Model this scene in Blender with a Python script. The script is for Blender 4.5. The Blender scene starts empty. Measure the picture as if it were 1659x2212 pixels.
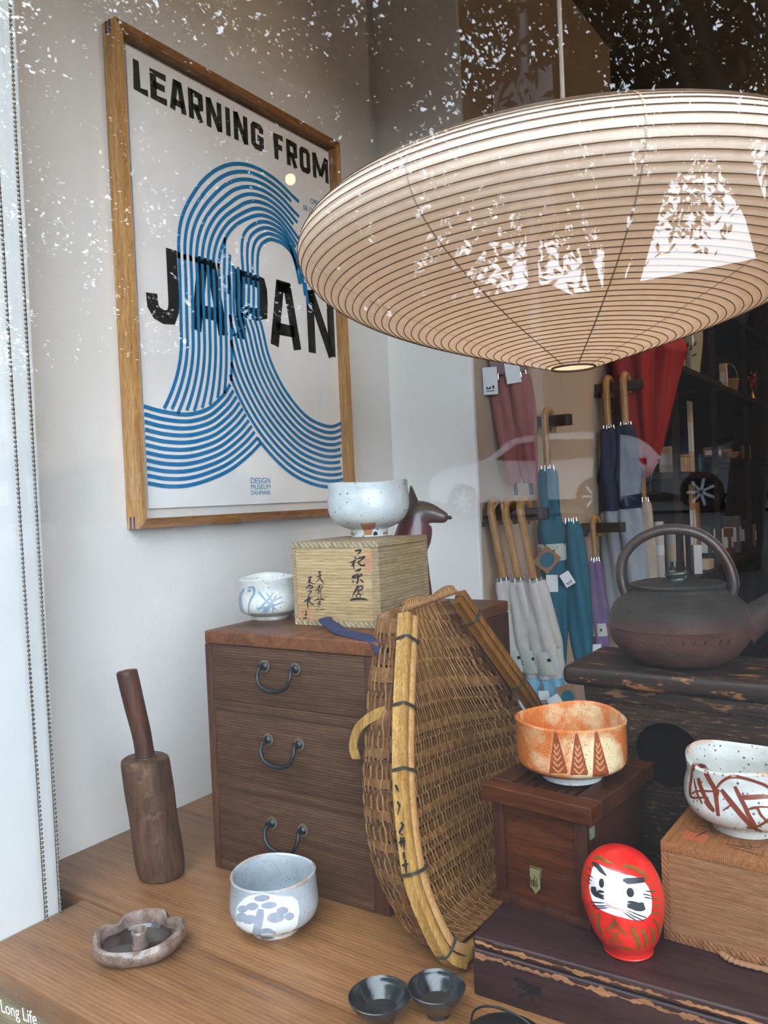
import bpy, bmesh, math, random
import numpy as np
from mathutils import Vector, Matrix, noise as mnoise

random.seed(7)
PI = math.pi
scene = bpy.context.scene
COL = scene.collection

# ------------------------------------------------------------------ camera, sky, exposure
def make_camera():
    yaw, pitch, roll = math.radians(34.9706), math.radians(-0.8902), math.radians(-2.5734)
    f = Vector((-math.sin(yaw) * math.cos(pitch), math.cos(yaw) * math.cos(pitch), math.sin(pitch)))
    r = Vector((math.cos(yaw), math.sin(yaw), 0))
    u = r.cross(f)
    c, s = math.cos(roll), math.sin(roll)
    r2, u2 = c * r + s * u, -s * r + c * u
    cam = bpy.data.cameras.new('camera')
    ob = bpy.data.objects.new('camera', cam)
    COL.objects.link(ob)
    m = Matrix((r2, u2, -f)).transposed().to_4x4()
    m.translation = Vector((1.1619, -0.45, 0.5524))
    ob.matrix_world = m
    cam.sensor_fit = 'HORIZONTAL'
    cam.sensor_width = 36.0
    cam.lens = 1697.2 / 1659 * 36.0
    cam.clip_start = 0.02
    cam.clip_end = 200
    scene.camera = ob
make_camera()

SKY = 9.2
world = bpy.data.worlds.new('overcast_sky')
scene.world = world
world.use_nodes = True
bg = world.node_tree.nodes['Background']
bg.inputs[0].default_value = (0.82, 0.945, 1.10, 1)
bg.inputs[1].default_value = SKY

vs = scene.view_settings
vs.view_transform = 'Standard'
vs.look = 'None'
vs.exposure = 0.0
vs.gamma = 1.0
vs.use_curve_mapping = False
scene.cycles.max_bounces = 9
scene.cycles.transparent_max_bounces = 16
scene.cycles.diffuse_bounces = 5
scene.cycles.sample_clamp_indirect = 6.0
scene.cycles.caustics_reflective = False
scene.cycles.caustics_refractive = False

def lamp(name, loc, power, color, size=0.08, kind='POINT', target=None, angle=60):
    l = bpy.data.lights.new(name, kind)
    l.energy = power
    l.color = color
    if kind == 'AREA':
        l.size = size
    else:
        l.shadow_soft_size = size
    if kind == 'SPOT':
        l.spot_size = math.radians(angle)
        l.spot_blend = 0.6
    o = bpy.data.objects.new(name, l)
    o.location = loc
    if target is not None:
        d = Vector(target) - Vector(loc)
        o.rotation_euler = d.to_track_quat('-Z', 'Y').to_euler()
    COL.objects.link(o)
    return o

WARM = (1.0, 0.66, 0.36)
lamp('ceiling_spotlight', (1.2, 2.234, 1.93), 14, (1.0, 0.74, 0.5), 0.03, 'SPOT', (0.75, 2.3, 0.0), 75)
lamp('wall_fill_spot', (2.3, 0.9, 2.02), 36, (1.0, 0.76, 0.54), 0.03, 'SPOT', (0.0, 0.25, 1.0), 50)  # added unseen warm spot that brightens the upper left wall
lamp('shop_fill_light', (2.9, 1.6, 2.0), 14, (1.0, 0.74, 0.5), 0.05)  # added unseen point light, general warm fill for the shop
lamp('ceiling_spotlight', (0.95, 1.75, 1.95), 12, WARM, 0.05, 'SPOT', (0.30, 1.80, 0.45), 62)
lamp('ceiling_spotlight', (1.25, 2.5, 2.0), 14, WARM, 0.05, 'SPOT', (0.35, 2.6, 0.8), 80)
lamp('ceiling_spotlight', (1.5, 3.4, 2.0), 10, WARM, 0.05, 'SPOT', (0.5, 3.5, 0.7), 80)

lamp('shop_fill_light', (1.0, 3.5, 1.9), 4, (1.0, 0.72, 0.48), 0.04)  # added unseen fill, lifts the dark ceiling and the back room

# ------------------------------------------------------------------ objects
def link(o, parent=None):
    COL.objects.link(o)
    if parent is not None:
        o.parent = parent
    return o

def tag(o, label=None, cat=None, group=None, kind=None):
    if label: o['label'] = label
    if cat: o['category'] = cat
    if group: o['group'] = group
    if kind: o['kind'] = kind
    return o

def thing(name, label, cat, loc=(0, 0, 0), rotz=0.0, group=None, rot=None):
    o = bpy.data.objects.new(name, None)
    o.empty_display_size = 0.02
    o.location = loc
    o.rotation_euler = rot if rot is not None else (0, 0, rotz)
    link(o)
    return tag(o, label, cat, group)

def copy_tree(o, parent=None):
    c = o.copy()
    link(c)
    c.parent = parent
    for ch in list(o.children):
        copy_tree(ch, c)
    return c

class MB:
    """collects geometry of ONE part"""
    def __init__(self):
        self.v, self.f = [], []
    def add(self, verts, faces):
        b = len(self.v)
        self.v += [tuple(q) for q in verts]
        self.f += [tuple(i + b for i in fc) for fc in faces]
        return self
    def box(self, x0, x1, y0, y1, z0, z1, bev=0.0, seg=2, m=None):
        if bev <= 0:
            v = [(x, y, z) for x in (x0, x1) for y in (y0, y1) for z in (z0, z1)]
            f = [(0, 1, 3, 2), (4, 6, 7, 5), (0, 4, 5, 1), (2, 3, 7, 6), (0, 2, 6, 4), (1, 5, 7, 3)]
        else:
            bm = bmesh.new()
            bmesh.ops.create_cube(bm, size=1)
            for q in bm.verts:
                q.co = Vector(((x0 + x1) / 2 + q.co.x * (x1 - x0), (y0 + y1) / 2 + q.co.y * (y1 - y0), (z0 + z1) / 2 + q.co.z * (z1 - z0)))
            bmesh.ops.bevel(bm, geom=list(bm.edges), offset=bev, segments=seg, profile=0.6, affect='EDGES')
            bm.verts.index_update()
            v = [tuple(q.co) for q in bm.verts]
            f = [tuple(q.index for q in fc.verts) for fc in bm.faces]
            bm.free()
        if m is not None:
            v = [tuple(m @ Vector(q)) for q in v]
        return self.add(v, f)
    def lathe(self, prof, n=48, warp=None, cap0=True, cap1=True, ax=None):
        v, f = [], []
        for (r, z) in prof:
            for i in range(n):
                a = 2 * PI * i / n
                q = (r * math.cos(a), r * math.sin(a), z)
                if warp: q = warp(a, r, z)
                if ax is not None: q = tuple(ax @ Vector(q))
                v.append(q)
        k = len(prof)
        for j in range(k - 1):
            for i in range(n):
                i2 = (i + 1) % n
                f.append((j * n + i, j * n + i2, (j + 1) * n + i2, (j + 1) * n + i))
        if cap0: f.append(tuple(range(n - 1, -1, -1)))
        if cap1: f.append(tuple((k - 1) * n + i for i in range(n)))
        return self.add(v, f)
    def tube(self, pts, rad, n=12, closed=False, sq=None, caps=True):
        """rad: number or list; sq=(a,b) scales the section along frame axes"""
        P = [Vector(q) for q in pts]
        k = len(P)
        R = rad if isinstance(rad, (list, tuple)) else [rad] * k
        T = []
        for i in range(k):
            a = P[(i - 1) % k] if (closed or i > 0) else P[i]
            b = P[(i + 1) % k] if (closed or i < k - 1) else P[i]
            t = (b - a)
            T.append(t.normalized() if t.length > 1e-9 else Vector((0, 0, 1)))
        up = Vector((0, 0, 1)) if abs(T[0].z) < 0.9 else Vector((1, 0, 0))
        nrm = (up - T[0] * up.dot(T[0])).normalized()
        v, f = [], []
        sa, sb = sq if sq else (1, 1)
        for i in range(k):
            nrm = (nrm - T[i] * nrm.dot(T[i])).normalized()
            b = T[i].cross(nrm)
            for j in range(n):
                a = 2 * PI * (j + 0.5) / n
                v.append(tuple(P[i] + (nrm * math.cos(a) * sa + b * math.sin(a) * sb) * R[i]))
        for i in range(k if closed else k - 1):
            i2 = (i + 1) % k
            for j in range(n):
                j2 = (j + 1) % n
                f.append((i * n + j, i * n + j2, i2 * n + j2, i2 * n + j))
        if not closed and caps:
            f.append(tuple(range(n - 1, -1, -1)))
            f.append(tuple((k - 1) * n + j for j in range(n)))
        return self.add(v, f)
    def ribbon(self, pts, w, fn, thick=0.0, taper=False):
        """flat stroke in (u,v) mapped by fn(u,v,h)->xyz; w width or list"""
        k = len(pts)
        W = w if isinstance(w, (list, tuple)) else [w] * k
        L, Rr = [], []
        for i in range(k):
            a = pts[max(i - 1, 0)]; b = pts[min(i + 1, k - 1)]; c = pts[i]
            dx, dy = b[0] - a[0], b[1] - a[1]
            d = math.hypot(dx, dy) or 1e-9
            nx, ny = -dy / d, dx / d
            s = 1.0
            if 0 < i < k - 1:
                d1 = (c[0] - a[0], c[1] - a[1]); d2 = (b[0] - c[0], b[1] - c[1])
                l1, l2 = math.hypot(*d1) or 1e-9, math.hypot(*d2) or 1e-9
                cs = (d1[0] * d2[0] + d1[1] * d2[1]) / (l1 * l2)
                s = 1 / math.sqrt(max((1 + cs) / 2, 0.25))
            h = W[i] / 2 * s
            L.append((c[0] + nx * h, c[1] + ny * h)); Rr.append((c[0] - nx * h, c[1] - ny * h))
        v = []
        for i in range(k):
            v.append(fn(L[i][0], L[i][1], thick)); v.append(fn(Rr[i][0], Rr[i][1], thick))
        f = [(2 * i, 2 * i + 1, 2 * i + 3, 2 * i + 2) for i in range(k - 1)]
        return self.add(v, f)
    def poly(self, pts, fn, thick=0.0):
        v = [fn(a, b, thick) for a, b in pts]
        return self.add(v, [tuple(range(len(v)))])
    def prism(self, pts, fn, h0, h1):
        n = len(pts)
        v = [fn(a, b, h0) for a, b in pts] + [fn(a, b, h1) for a, b in pts]
        f = [tuple(range(n - 1, -1, -1)), tuple(range(n, 2 * n))]
        f += [(i, (i + 1) % n, n + (i + 1) % n, n + i) for i in range(n)]
        return self.add(v, f)
    def mesh(self, name, mat, smooth=35):
        me = bpy.data.meshes.new(name)
        me.from_pydata(self.v, [], self.f)
        me.update()
        if mat is not None: me.materials.append(mat)
        if smooth:
            me.shade_smooth()
            me.set_sharp_from_angle(angle=math.radians(smooth))
        return me
    def build(self, name, mat, parent=None, loc=None, rot=None, smooth=35, label=None, kind=None, fixn=False):
        me = self.mesh(name, mat, smooth)
        if fixn:
            bm = bmesh.new(); bm.from_mesh(me)
            bmesh.ops.recalc_face_normals(bm, faces=bm.faces)
            bm.to_mesh(me); bm.free()
        o = bpy.data.objects.new(name, me)
        if loc is not None: o.location = loc
        if rot is not None: o.rotation_euler = rot
        link(o, parent)
        if label: o['label'] = label
        if kind: o['kind'] = kind
        return o

def inst(name, me, parent=None, loc=(0, 0, 0), rot=(0, 0, 0), scale=None):
    o = bpy.data.objects.new(name, me)
    o.location = loc; o.rotation_euler = rot
    if scale is not None: o.scale = scale
    return link(o, parent)

def spline(pts, n=8):
    """Catmull-Rom through points of any dimension"""
    P = [np.array(q, float) for q in pts]
    P = [2 * P[0] - P[1]] + P + [2 * P[-1] - P[-2]]
    out = []
    for i in range(1, len(P) - 2):
        for k in range(n):
            t = k / n
            a, b, c, d = P[i - 1], P[i], P[i + 1], P[i + 2]
            out.append(tuple(0.5 * ((2 * b) + (c - a) * t + (2 * a - 5 * b + 4 * c - d) * t * t + (3 * b - a - 3 * c + d) * t ** 3)))
    out.append(tuple(P[-2]))
    return out

def interp(pts, x):
    """piecewise-linear lookup in [(x,y),...]"""
    if x <= pts[0][0]: return pts[0][1]
    for (a, b), (c, d) in zip(pts, pts[1:]):
        if x <= c: return b + (d - b) * (x - a) / (c - a)
    return pts[-1][1]

def nz(x, y, z, s=1.0):
    return mnoise.noise(Vector((x * s, y * s, z * s)))

def text_mesh(s, size, align='LEFT', bold=0.0):
    cu = bpy.data.curves.new('text', 'FONT')
    cu.body = s; cu.size = size; cu.align_x = align
    cu.offset = bold
    o = bpy.data.objects.new('text', cu)
    COL.objects.link(o)
    dg = bpy.context.evaluated_depsgraph_get()
    me = bpy.data.meshes.new_from_object(o.evaluated_get(dg))
    bpy.data.objects.remove(o); bpy.data.curves.remove(cu)
    V = [tuple(v.co) for v in me.vertices]; F = [tuple(p.vertices) for p in me.polygons]
    bpy.data.meshes.remove(me)
    return V, F

# ------------------------------------------------------------------ materials
class NT:
    def __init__(self, name):
        self.m = bpy.data.materials.new(name)
        self.m.use_nodes = True
        self.t = self.m.node_tree
        self.b = self.t.nodes['Principled BSDF']
        self.out = self.t.nodes['Material Output']
    def n(self, typ, **kw):
        nd = self.t.nodes.new(typ)
        for k, v in kw.items():
            if k.startswith('i_'):
                key = k[2:]
                key = int(key) if key.isdigit() else key
                self.set(nd, key, v)
            else:
                setattr(nd, k, v)
        return nd
    def set(self, nd, key, v):
        s = nd.inputs[key]
        if isinstance(v, bpy.types.NodeSocket): self.t.links.new(v, s)
        else: s.default_value = v
    def coords(self, kind='Object', scale=(1, 1, 1), loc=(0, 0, 0), rnd=True, rot=(0, 0, 0)):
        tc = self.n('ShaderNodeTexCoord')
        mp = self.n('ShaderNodeMapping')
        self.set(mp, 'Vector', tc.outputs[kind])
        mp.inputs['Scale'].default_value = scale
        mp.inputs['Rotation'].default_value = rot
        if rnd:
            oi = self.n('ShaderNodeObjectInfo')
            ml = self.n('ShaderNodeVectorMath', operation='SCALE')
            ml.inputs[0].default_value = (17.3, 11.1, 7.7)
            self.set(ml, 'Scale', oi.outputs['Random'])
            self.set(mp, 'Location', ml.outputs[0])
        else:
            mp.inputs['Location'].default_value = loc
        return mp.outputs[0]
    def noise(self, vec, scale=5, detail=4, rough=0.55, dist=0.0):
        nd = self.n('ShaderNodeTexNoise')
        self.set(nd, 'Vector', vec)
        nd.inputs['Scale'].default_value = scale
        nd.inputs['Detail'].default_value = detail
        nd.inputs['Roughness'].default_value = rough
        nd.inputs['Distortion'].default_value = dist
        return nd.outputs['Fac']
    def ramp(self, fac, stops):
        nd = self.n('ShaderNodeValToRGB')
        self.set(nd, 'Fac', fac)
        cr = nd.color_ramp
        while len(cr.elements) < len(stops): cr.elements.new(0.5)
        for e, (p, c) in zip(cr.elements, stops):
            e.position = p
            e.color = (*c, 1) if len(c) == 3 else c
        return nd.outputs['Color']
    def mix(self, fac, a, b, mode='MIX'):
        nd = self.n('ShaderNodeMix', data_type='RGBA', blend_type=mode)
        self.set(nd, 0, fac)
        for k, v in ((6, a), (7, b)):
            if not isinstance(v, bpy.types.NodeSocket): v = (*v, 1) if len(v) == 3 else v
            self.set(nd, k, v)
        return nd.outputs[2]
    def math(self, op, a, b=0.0, clamp=False):
        nd = self.n('ShaderNodeMath', operation=op)
        nd.use_clamp = clamp
        self.set(nd, 0, a); self.set(nd, 1, b)
        return nd.outputs[0]
    def base(self, c):
        if isinstance(c, bpy.types.NodeSocket): self.set(self.b, 'Base Color', c)
        else: self.b.inputs['Base Color'].default_value = (*c, 1)
    def bump(self, h, strength=0.3, dist=0.001):
        nd = self.n('ShaderNodeBump')
        nd.inputs['Strength'].default_value = strength
        nd.inputs['Distance'].default_value = dist
        self.set(nd, 'Height', h)
        self.set(self.b, 'Normal', nd.outputs[0])
    def p(self, **kw):
        for k, v in kw.items():
            self.set(self.b, {'rough': 'Roughness', 'metal': 'Metallic', 'spec': 'Specular IOR Level', 'coat': 'Coat Weight', 'coatr': 'Coat Roughness', 'trans': 'Transmission Weight', 'sheen': 'Sheen Weight', 'sss': 'Subsurface Weight'}[k], v)
        return self

def srgb(r, g, b):
    f = lambda c: (c / 255) / 12.92 if c / 255 <= 0.04045 else (((c / 255) + 0.055) / 1.055) ** 2.4
    return (f(r), f(g), f(b))

def plain(name, c, rough=0.5, metal=0.0, spec=0.5, var=0.0, vscale=30, bump=0.0, bscale=200, coat=0.0):
    t = NT(name)
    t.p(rough=rough, metal=metal, spec=spec, coat=coat)
    if var > 0 or bump > 0: co = t.coords()
    if var > 0:
        f = t.noise(co, vscale, 5)
        d = tuple(x * (1 - var) for x in c); l = tuple(min(1, x * (1 + var)) for x in c)
        t.base(t.ramp(f, [(0.3, d), (0.7, l)]))
    else: t.base(c)
    if bump > 0: t.bump(t.noise(co, bscale, 4), bump, 0.0006)
    return t.m

def wood(name, dark, light, axis='X', s=1.0, rough=0.55, grain=26, bump=0.25, spec=0.35, fine=True, worn=None, wornc=None, wscale=30, stretch=12, stain=None, lines=None):
    """procedural timber; grain runs along axis of the part's own space"""
    t = NT(name)
    g = {'X': (s, s * stretch, s * stretch), 'Y': (s * stretch, s, s * stretch), 'Z': (s * stretch, s * stretch, s)}[axis]
    co = t.coords(scale=g)
    n1 = t.noise(co, grain / 6, 6, 0.6, 0.4)
    col = t.ramp(n1, [(0.28, dark), (0.5, tuple((a + b) / 2 for a, b in zip(dark, light))), (0.72, light)])
    n2 = t.noise(co, grain, 3, 0.7)
    if fine:
        g0 = 0.6 if fine is True else fine
        k = t.ramp(n2, [(0.35, (g0, g0 * 0.96, g0 * 0.92)), (0.6, (1.08, 1.08, 1.08))])
        col = t.mix(1.0, col, k, 'MULTIPLY')
    if lines is not None:
        wv = t.n('ShaderNodeTexWave', wave_type='BANDS', bands_direction=lines[1])
        t.set(wv, 'Vector', t.coords())
        wv.inputs['Scale'].default_value = 0.314 / lines[0]
        wv.inputs['Distortion'].default_value = 2.2
        wv.inputs['Detail'].default_value = 2.0
        wv.inputs['Detail Scale'].default_value = 0.12
        lo = 1 - lines[2]
        col = t.mix(1.0, col, t.ramp(wv.outputs['Fac'], [(0.15, (lo, lo * 0.96, lo * 0.92)), (0.6, (1.06, 1.06, 1.06))]), 'MULTIPLY')
    if stain is not None:
        c3 = t.coords(scale=(1, 1, 1))
        n4 = t.noise(c3, stain[1], 5, 0.6)
        col = t.mix(t.ramp(n4, [(stain[2], (0, 0, 0)), (stain[2] + 0.18, (1, 1, 1))]), col, stain[0])
    if worn is not None:
        gg = tuple(v / s * 0.35 if v > s else 1.0 for v in g)
        c4 = t.coords(scale=gg)
        n3 = t.noise(c4, wscale, 8, 0.68)
        col = t.mix(t.ramp(n3, [(worn, (0, 0, 0)), (worn + 0.05, (1, 1, 1))]), col, wornc)
    t.base(col)
    t.p(rough=rough, spec=spec)
    t.bump(n2, bump, 0.0008)
    return t.m

def ceramic(name, c, c2=None, speck=None, rough=0.3, vscale=18, bump=0.15, spscale=140, spamt=0.1, lip=None, foot=None, coat=0.2, lo=0.4, hi=0.62):
    """glazed stoneware: c base, c2 clouding, speck = dark iron spots"""
    t = NT(name)
    co = t.coords()
    col = c
    if c2 is not None:
        f = t.noise(co, vscale, 6, 0.6, 0.3)
        col = t.ramp(f, [(lo, c), (hi, c2)])
    if foot is not None or lip is not None:
        tc = t.n('ShaderNodeTexCoord'); sx = t.n('ShaderNodeSeparateXYZ')
        t.set(sx, 0, tc.outputs['Object'])
        nn = t.noise(co, 60, 4)
        zz = t.math('ADD', sx.outputs['Z'], t.math('MULTIPLY', t.math('SUBTRACT', nn, 0.5), 0.012))
        if lip is not None:
            col = t.mix(t.ramp(t.math('MULTIPLY', t.math('SUBTRACT', zz, lip[1]), 1 / 0.006, True), [(0, (0, 0, 0)), (1, (1, 1, 1))]), col, lip[0])
        if foot is not None:
            col = t.mix(t.ramp(t.math('MULTIPLY', t.math('SUBTRACT', foot[1], zz), 1 / 0.004, True), [(0, (0, 0, 0)), (1, (1, 1, 1))]), col, foot[0])
    if speck is not None:
        vo = t.n('ShaderNodeTexVoronoi'); t.set(vo, 'Vector', co); vo.inputs['Scale'].default_value = spscale * 1.5
        sp = t.n('ShaderNodeSeparateColor'); t.set(sp, 0, vo.outputs['Color'])
        r = t.math('MULTIPLY', t.math('SUBTRACT', sp.outputs[0], 0.35), spamt * 4.5)
        col = t.mix(t.math('LESS_THAN', vo.outputs['Distance'], r), col, speck)
    t.base(col)
    t.p(rough=rough, coat=coat, coatr=0.15)
    t.bump(t.noise(co, 55, 5, 0.6), bump, 0.0025)
    return t.m

def emit(name, c, s):
    t = NT(name)
    e = t.n('ShaderNodeEmission')
    e.inputs[0].default_value = (*c, 1); e.inputs[1].default_value = s
    t.t.links.new(e.outputs[0], t.out.inputs[0])
    return t.m

def glass(name, tint=(1, 1, 1), f0=0.043, rough=0.0):
    t = NT(name)
    tr = t.n('ShaderNodeBsdfTransparent'); tr.inputs[0].default_value = (*tint, 1)
    gl = t.n('ShaderNodeBsdfGlossy'); gl.inputs['Roughness'].default_value = rough
    lw = t.n('ShaderNodeLayerWeight'); lw.inputs[0].default_value = 0.5
    f = t.math('ADD', t.math('MULTIPLY', t.math('POWER', lw.outputs['Facing'], 5.0), 0.95), f0)
    mx = t.n('ShaderNodeMixShader')
    t.set(mx, 0, f); t.set(mx, 1, tr.outputs[0]); t.set(mx, 2, gl.outputs[0])
    t.t.links.new(mx.outputs[0], t.out.inputs[0])
    return t.m
# ------------------------------------------------------------------ shared materials
def plaster(name, c, bscale=170, bs=0.5, var=0.04, dist=0.0018):
    t = NT(name)
    co = t.coords(rnd=False)
    f = t.noise(co, 3, 4)
    t.base(t.ramp(f, [(0.3, tuple(x * (1 - var) for x in c)), (0.7, c)]))
    t.p(rough=0.75, spec=0.25)
    h = t.math('ADD', t.noise(co, bscale, 3, 0.5), t.math('MULTIPLY', t.noise(co, bscale / 7, 3), 1.5))
    t.bump(h, bs, dist)
    return t.m

M_WALL = plaster('wall_plaster', srgb(232, 228, 222))
M_WALL2 = plaster('smooth_plaster', srgb(226, 220, 212), 60, 0.08)
M_SHOPFRONT = plain('dark_shopfront_paint', srgb(52, 54, 54), 0.6, var=0.1, vscale=4)
M_WALLW = plaster('daylit_white_plaster', srgb(246, 244, 240), 60, 0.08)  # lightened so the colour carries extra daylight on the return wall
M_WALL3 = plaster('shaded_beige_plaster', srgb(204, 188, 172), 60, 0.08)  # dimmer, warmer light on the umbrella wall is put into this colour
M_JAMB = plaster('old_white_gloss_paint', srgb(228, 230, 228), 22, 0.35, 0.03, 0.004)
M_DARKROOM = plain('dark_stained_panelling', srgb(58, 42, 34), 0.7, var=0.2, vscale=5)
M_CEIL = plain('ceiling_paint', srgb(120, 108, 98), 0.8)
M_FLOORW = wood('floor_boards', srgb(60, 42, 30), srgb(98, 70, 48), 'Y', 1.2)
M_PANE = glass('window_glass', (0.985, 0.99, 0.985), 0.045)
M_CLEAR = glass('acrylic_glazing', (1.0, 1.0, 1.0), 0.015)
M_BLACK = plain('black_ink', (0.006, 0.006, 0.007), 0.6)
M_WHITEVINYL = plain('white_vinyl', (0.9, 0.9, 0.9), 0.5)

def struct(name, mb, m, smooth=0, parent=None):
    o = mb.build(name, m, parent, smooth=smooth)
    if parent is None: o['kind'] = 'structure'
    return o

# ------------------------------------------------------------------ the room
GY = 0.02            # plane of the shop window
ZC, ZF = 2.15, -0.75
struct('wall_left', MB().box(-0.12, 0.0, 0.0, 1.262, ZF, ZC), M_WALL)
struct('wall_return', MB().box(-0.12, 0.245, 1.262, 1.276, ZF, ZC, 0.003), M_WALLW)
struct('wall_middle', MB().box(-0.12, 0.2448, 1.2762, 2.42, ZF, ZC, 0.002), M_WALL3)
struct('wall_rear_left', MB().box(-0.12, 0.10, 2.42, 6.0, ZF, ZC), M_DARKROOM)
struct('wall_back', MB().box(-0.12, 4.2, 6.0, 6.1, ZF, ZC), M_DARKROOM)
struct('wall_right', MB().box(4.2, 4.3, -0.05, 6.1, ZF, ZC), M_WALL2)
struct('floor', MB().box(-0.12, 4.3, -0.05, 6.1, ZF - 0.1, ZF), M_FLOORW)
struct('ceiling', MB().box(-0.12, 4.3, -0.05, 6.1, ZC, ZC + 0.1), M_CEIL)
struct('wall_front_top', MB().box(-3.0, 6.0, -0.06, 0.10, 1.50, 4.2), M_SHOPFRONT)
struct('wall_front_bottom', MB().box(-3.0, 6.0, -0.02, 0.044, -1.2, -0.30), M_SHOPFRONT)
struct('wall_front_left', MB().box(-3.0, 0.10, -0.06, 0.014, -1.2, 1.50), M_SHOPFRONT)
struct('wall_front_right', MB().box(3.2, 6.0, -0.06, 0.05, -1.2, 1.50), M_SHOPFRONT)
jb = MB().box(0.0, 0.147, 0.0255, 0.172, -0.30, 1.50, 0.005)
struct('trim_1', jb, M_JAMB, 35)
struct('window_1', MB().box(0.10, 3.25, GY - 0.004, GY + 0.004, -0.34, 1.52), M_PANE)

# white vinyl words on the glass, bottom left
t = thing('window_lettering', 'white words Long Life stuck on the glass in the bottom corner', 'lettering', (0, GY - 0.0052, 0))
V, F = text_mesh('Long Life', 0.0205)
mb = MB().add([(x, 0, y) for x, y, z in V], F)
mb.build('letters', M_WHITEVINYL, t, loc=(0.27, 0, -0.014), rot=(0, -0.13, 0), smooth=0)
LETTERS = t

# ------------------------------------------------------------------ display counter of planks
M_PLANK = wood('counter_planks', srgb(128, 86, 52), srgb(166, 118, 74), 'X', 1.1, 0.42, 26, 0.12, 0.45, fine=0.82, stain=(srgb(122, 82, 50), 5, 0.62), stretch=16, lines=(0.006, 'Y', 0.14))
M_PLANK2 = wood('front_board', srgb(120, 104, 76), srgb(168, 150, 112), 'X', 1.2, 0.6, 22, 0.2)
ct = thing('display_counter', 'wide wooden plank counter inside the shop window', 'counter', (0, 0, 0))
MB().box(0.149, 3.15, 0.047, 0.2045, -0.032, 0.0, 0.0025).build('plank', M_PLANK, ct)
for y0, y1 in ((0.2065, 0.4985), (0.4995, 0.7815), (0.7825, 1.06)):
    MB().box(0.0005, 3.15, y0, y1, -0.032, 0.0, 0.0012).build('plank', M_PLANK, ct)
MB().box(0.149, 3.15, 0.053, 0.075, -0.30, -0.033, 0.001).build('front_board', M_PLANK2, ct)
MB().box(0.149, 3.15, 1.02, 1.05, -0.74, -0.033, 0.001).build('rear_board', M_PLANK2, ct)
for x in (0.5, 1.8, 3.0):
    MB().box(x, x + 0.06, 0.3, 0.36, -0.749, -0.033, 0.002).build('leg', M_PLANK2, ct)

# ------------------------------------------------------------------ the street, seen only as reflections in the glass
M_ASPH = plain('asphalt', srgb(36, 36, 38), 0.85, var=0.2)
M_PAVE = plain('pavement', srgb(36, 35, 34), 0.85, var=0.1)
M_LEAF = plain('leaf_green', srgb(30, 40, 20), 0.7, spec=0.15)
M_BARK = plain('bark', srgb(46, 40, 34), 0.9, var=0.3, bump=0.5, bscale=20)
M_FACADE = plain('rendered_facade', srgb(40, 37, 34), 0.9)
M_FACADE2 = plain('pale_facade', srgb(54, 50, 46), 0.9)
M_DKGLASS = plain('dark_window_glass', (0.02, 0.02, 0.025), 0.15)
v = [(-40, -0.06, -1.0), (30, -0.06, -1.0), (30, -4, -0.75), (-40, -4, -0.75)]
struct('ground_pavement', MB().add(v, [(0, 3, 2, 1)]), M_PAVE)
v = [(-40, -4, -0.8), (30, -4, -0.8), (30, -12, 0.12), (-40, -12, 0.12), (30, -45, 0.12), (-40, -45, 0.12)]
struct('ground_road', MB().add(v, [(0, 3, 2, 1), (3, 5, 4, 2)]), M_ASPH)

def leaf_mesh(centres, count, sigma, size, rng):
    vs_, fs_ = [], []
    per = count // len(centres)
    for c in centres:
        sg = sigma * rng.uniform(0.6, 1.3)
        P = rng.normal(0, 1, (per, 3)) * np.array([sg, sg, sg * 0.75]) + c
        A = rng.normal(0, 1, (per, 3)); A /= np.linalg.norm(A, axis=1)[:, None]
        B = np.cross(A, rng.normal(0, 1, (per, 3))); B /= np.linalg.norm(B, axis=1)[:, None]
        s = size * rng.uniform(0.7, 1.3, (per, 1))
        q = np.stack([P - A * s, P + B * s * 0.38, P + A * s, P - B * s * 0.38], 1).reshape(-1, 3)
        vs_.append(q)
    vv = np.concatenate(vs_)
    n = len(vv) // 4
    me = bpy.data.meshes.new('foliage')
    me.vertices.add(len(vv)); me.vertices.foreach_set('co', vv.astype(np.float32).ravel())
    me.loops.add(4 * n); me.loops.foreach_set('vertex_index', np.arange(4 * n, dtype=np.int32))
    me.polygons.add(n); me.polygons.foreach_set('loop_start', np.arange(0, 4 * n, 4, dtype=np.int32))
    me.materials.append(M_LEAF)
    me.update(calc_edges=True)
    return me

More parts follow.
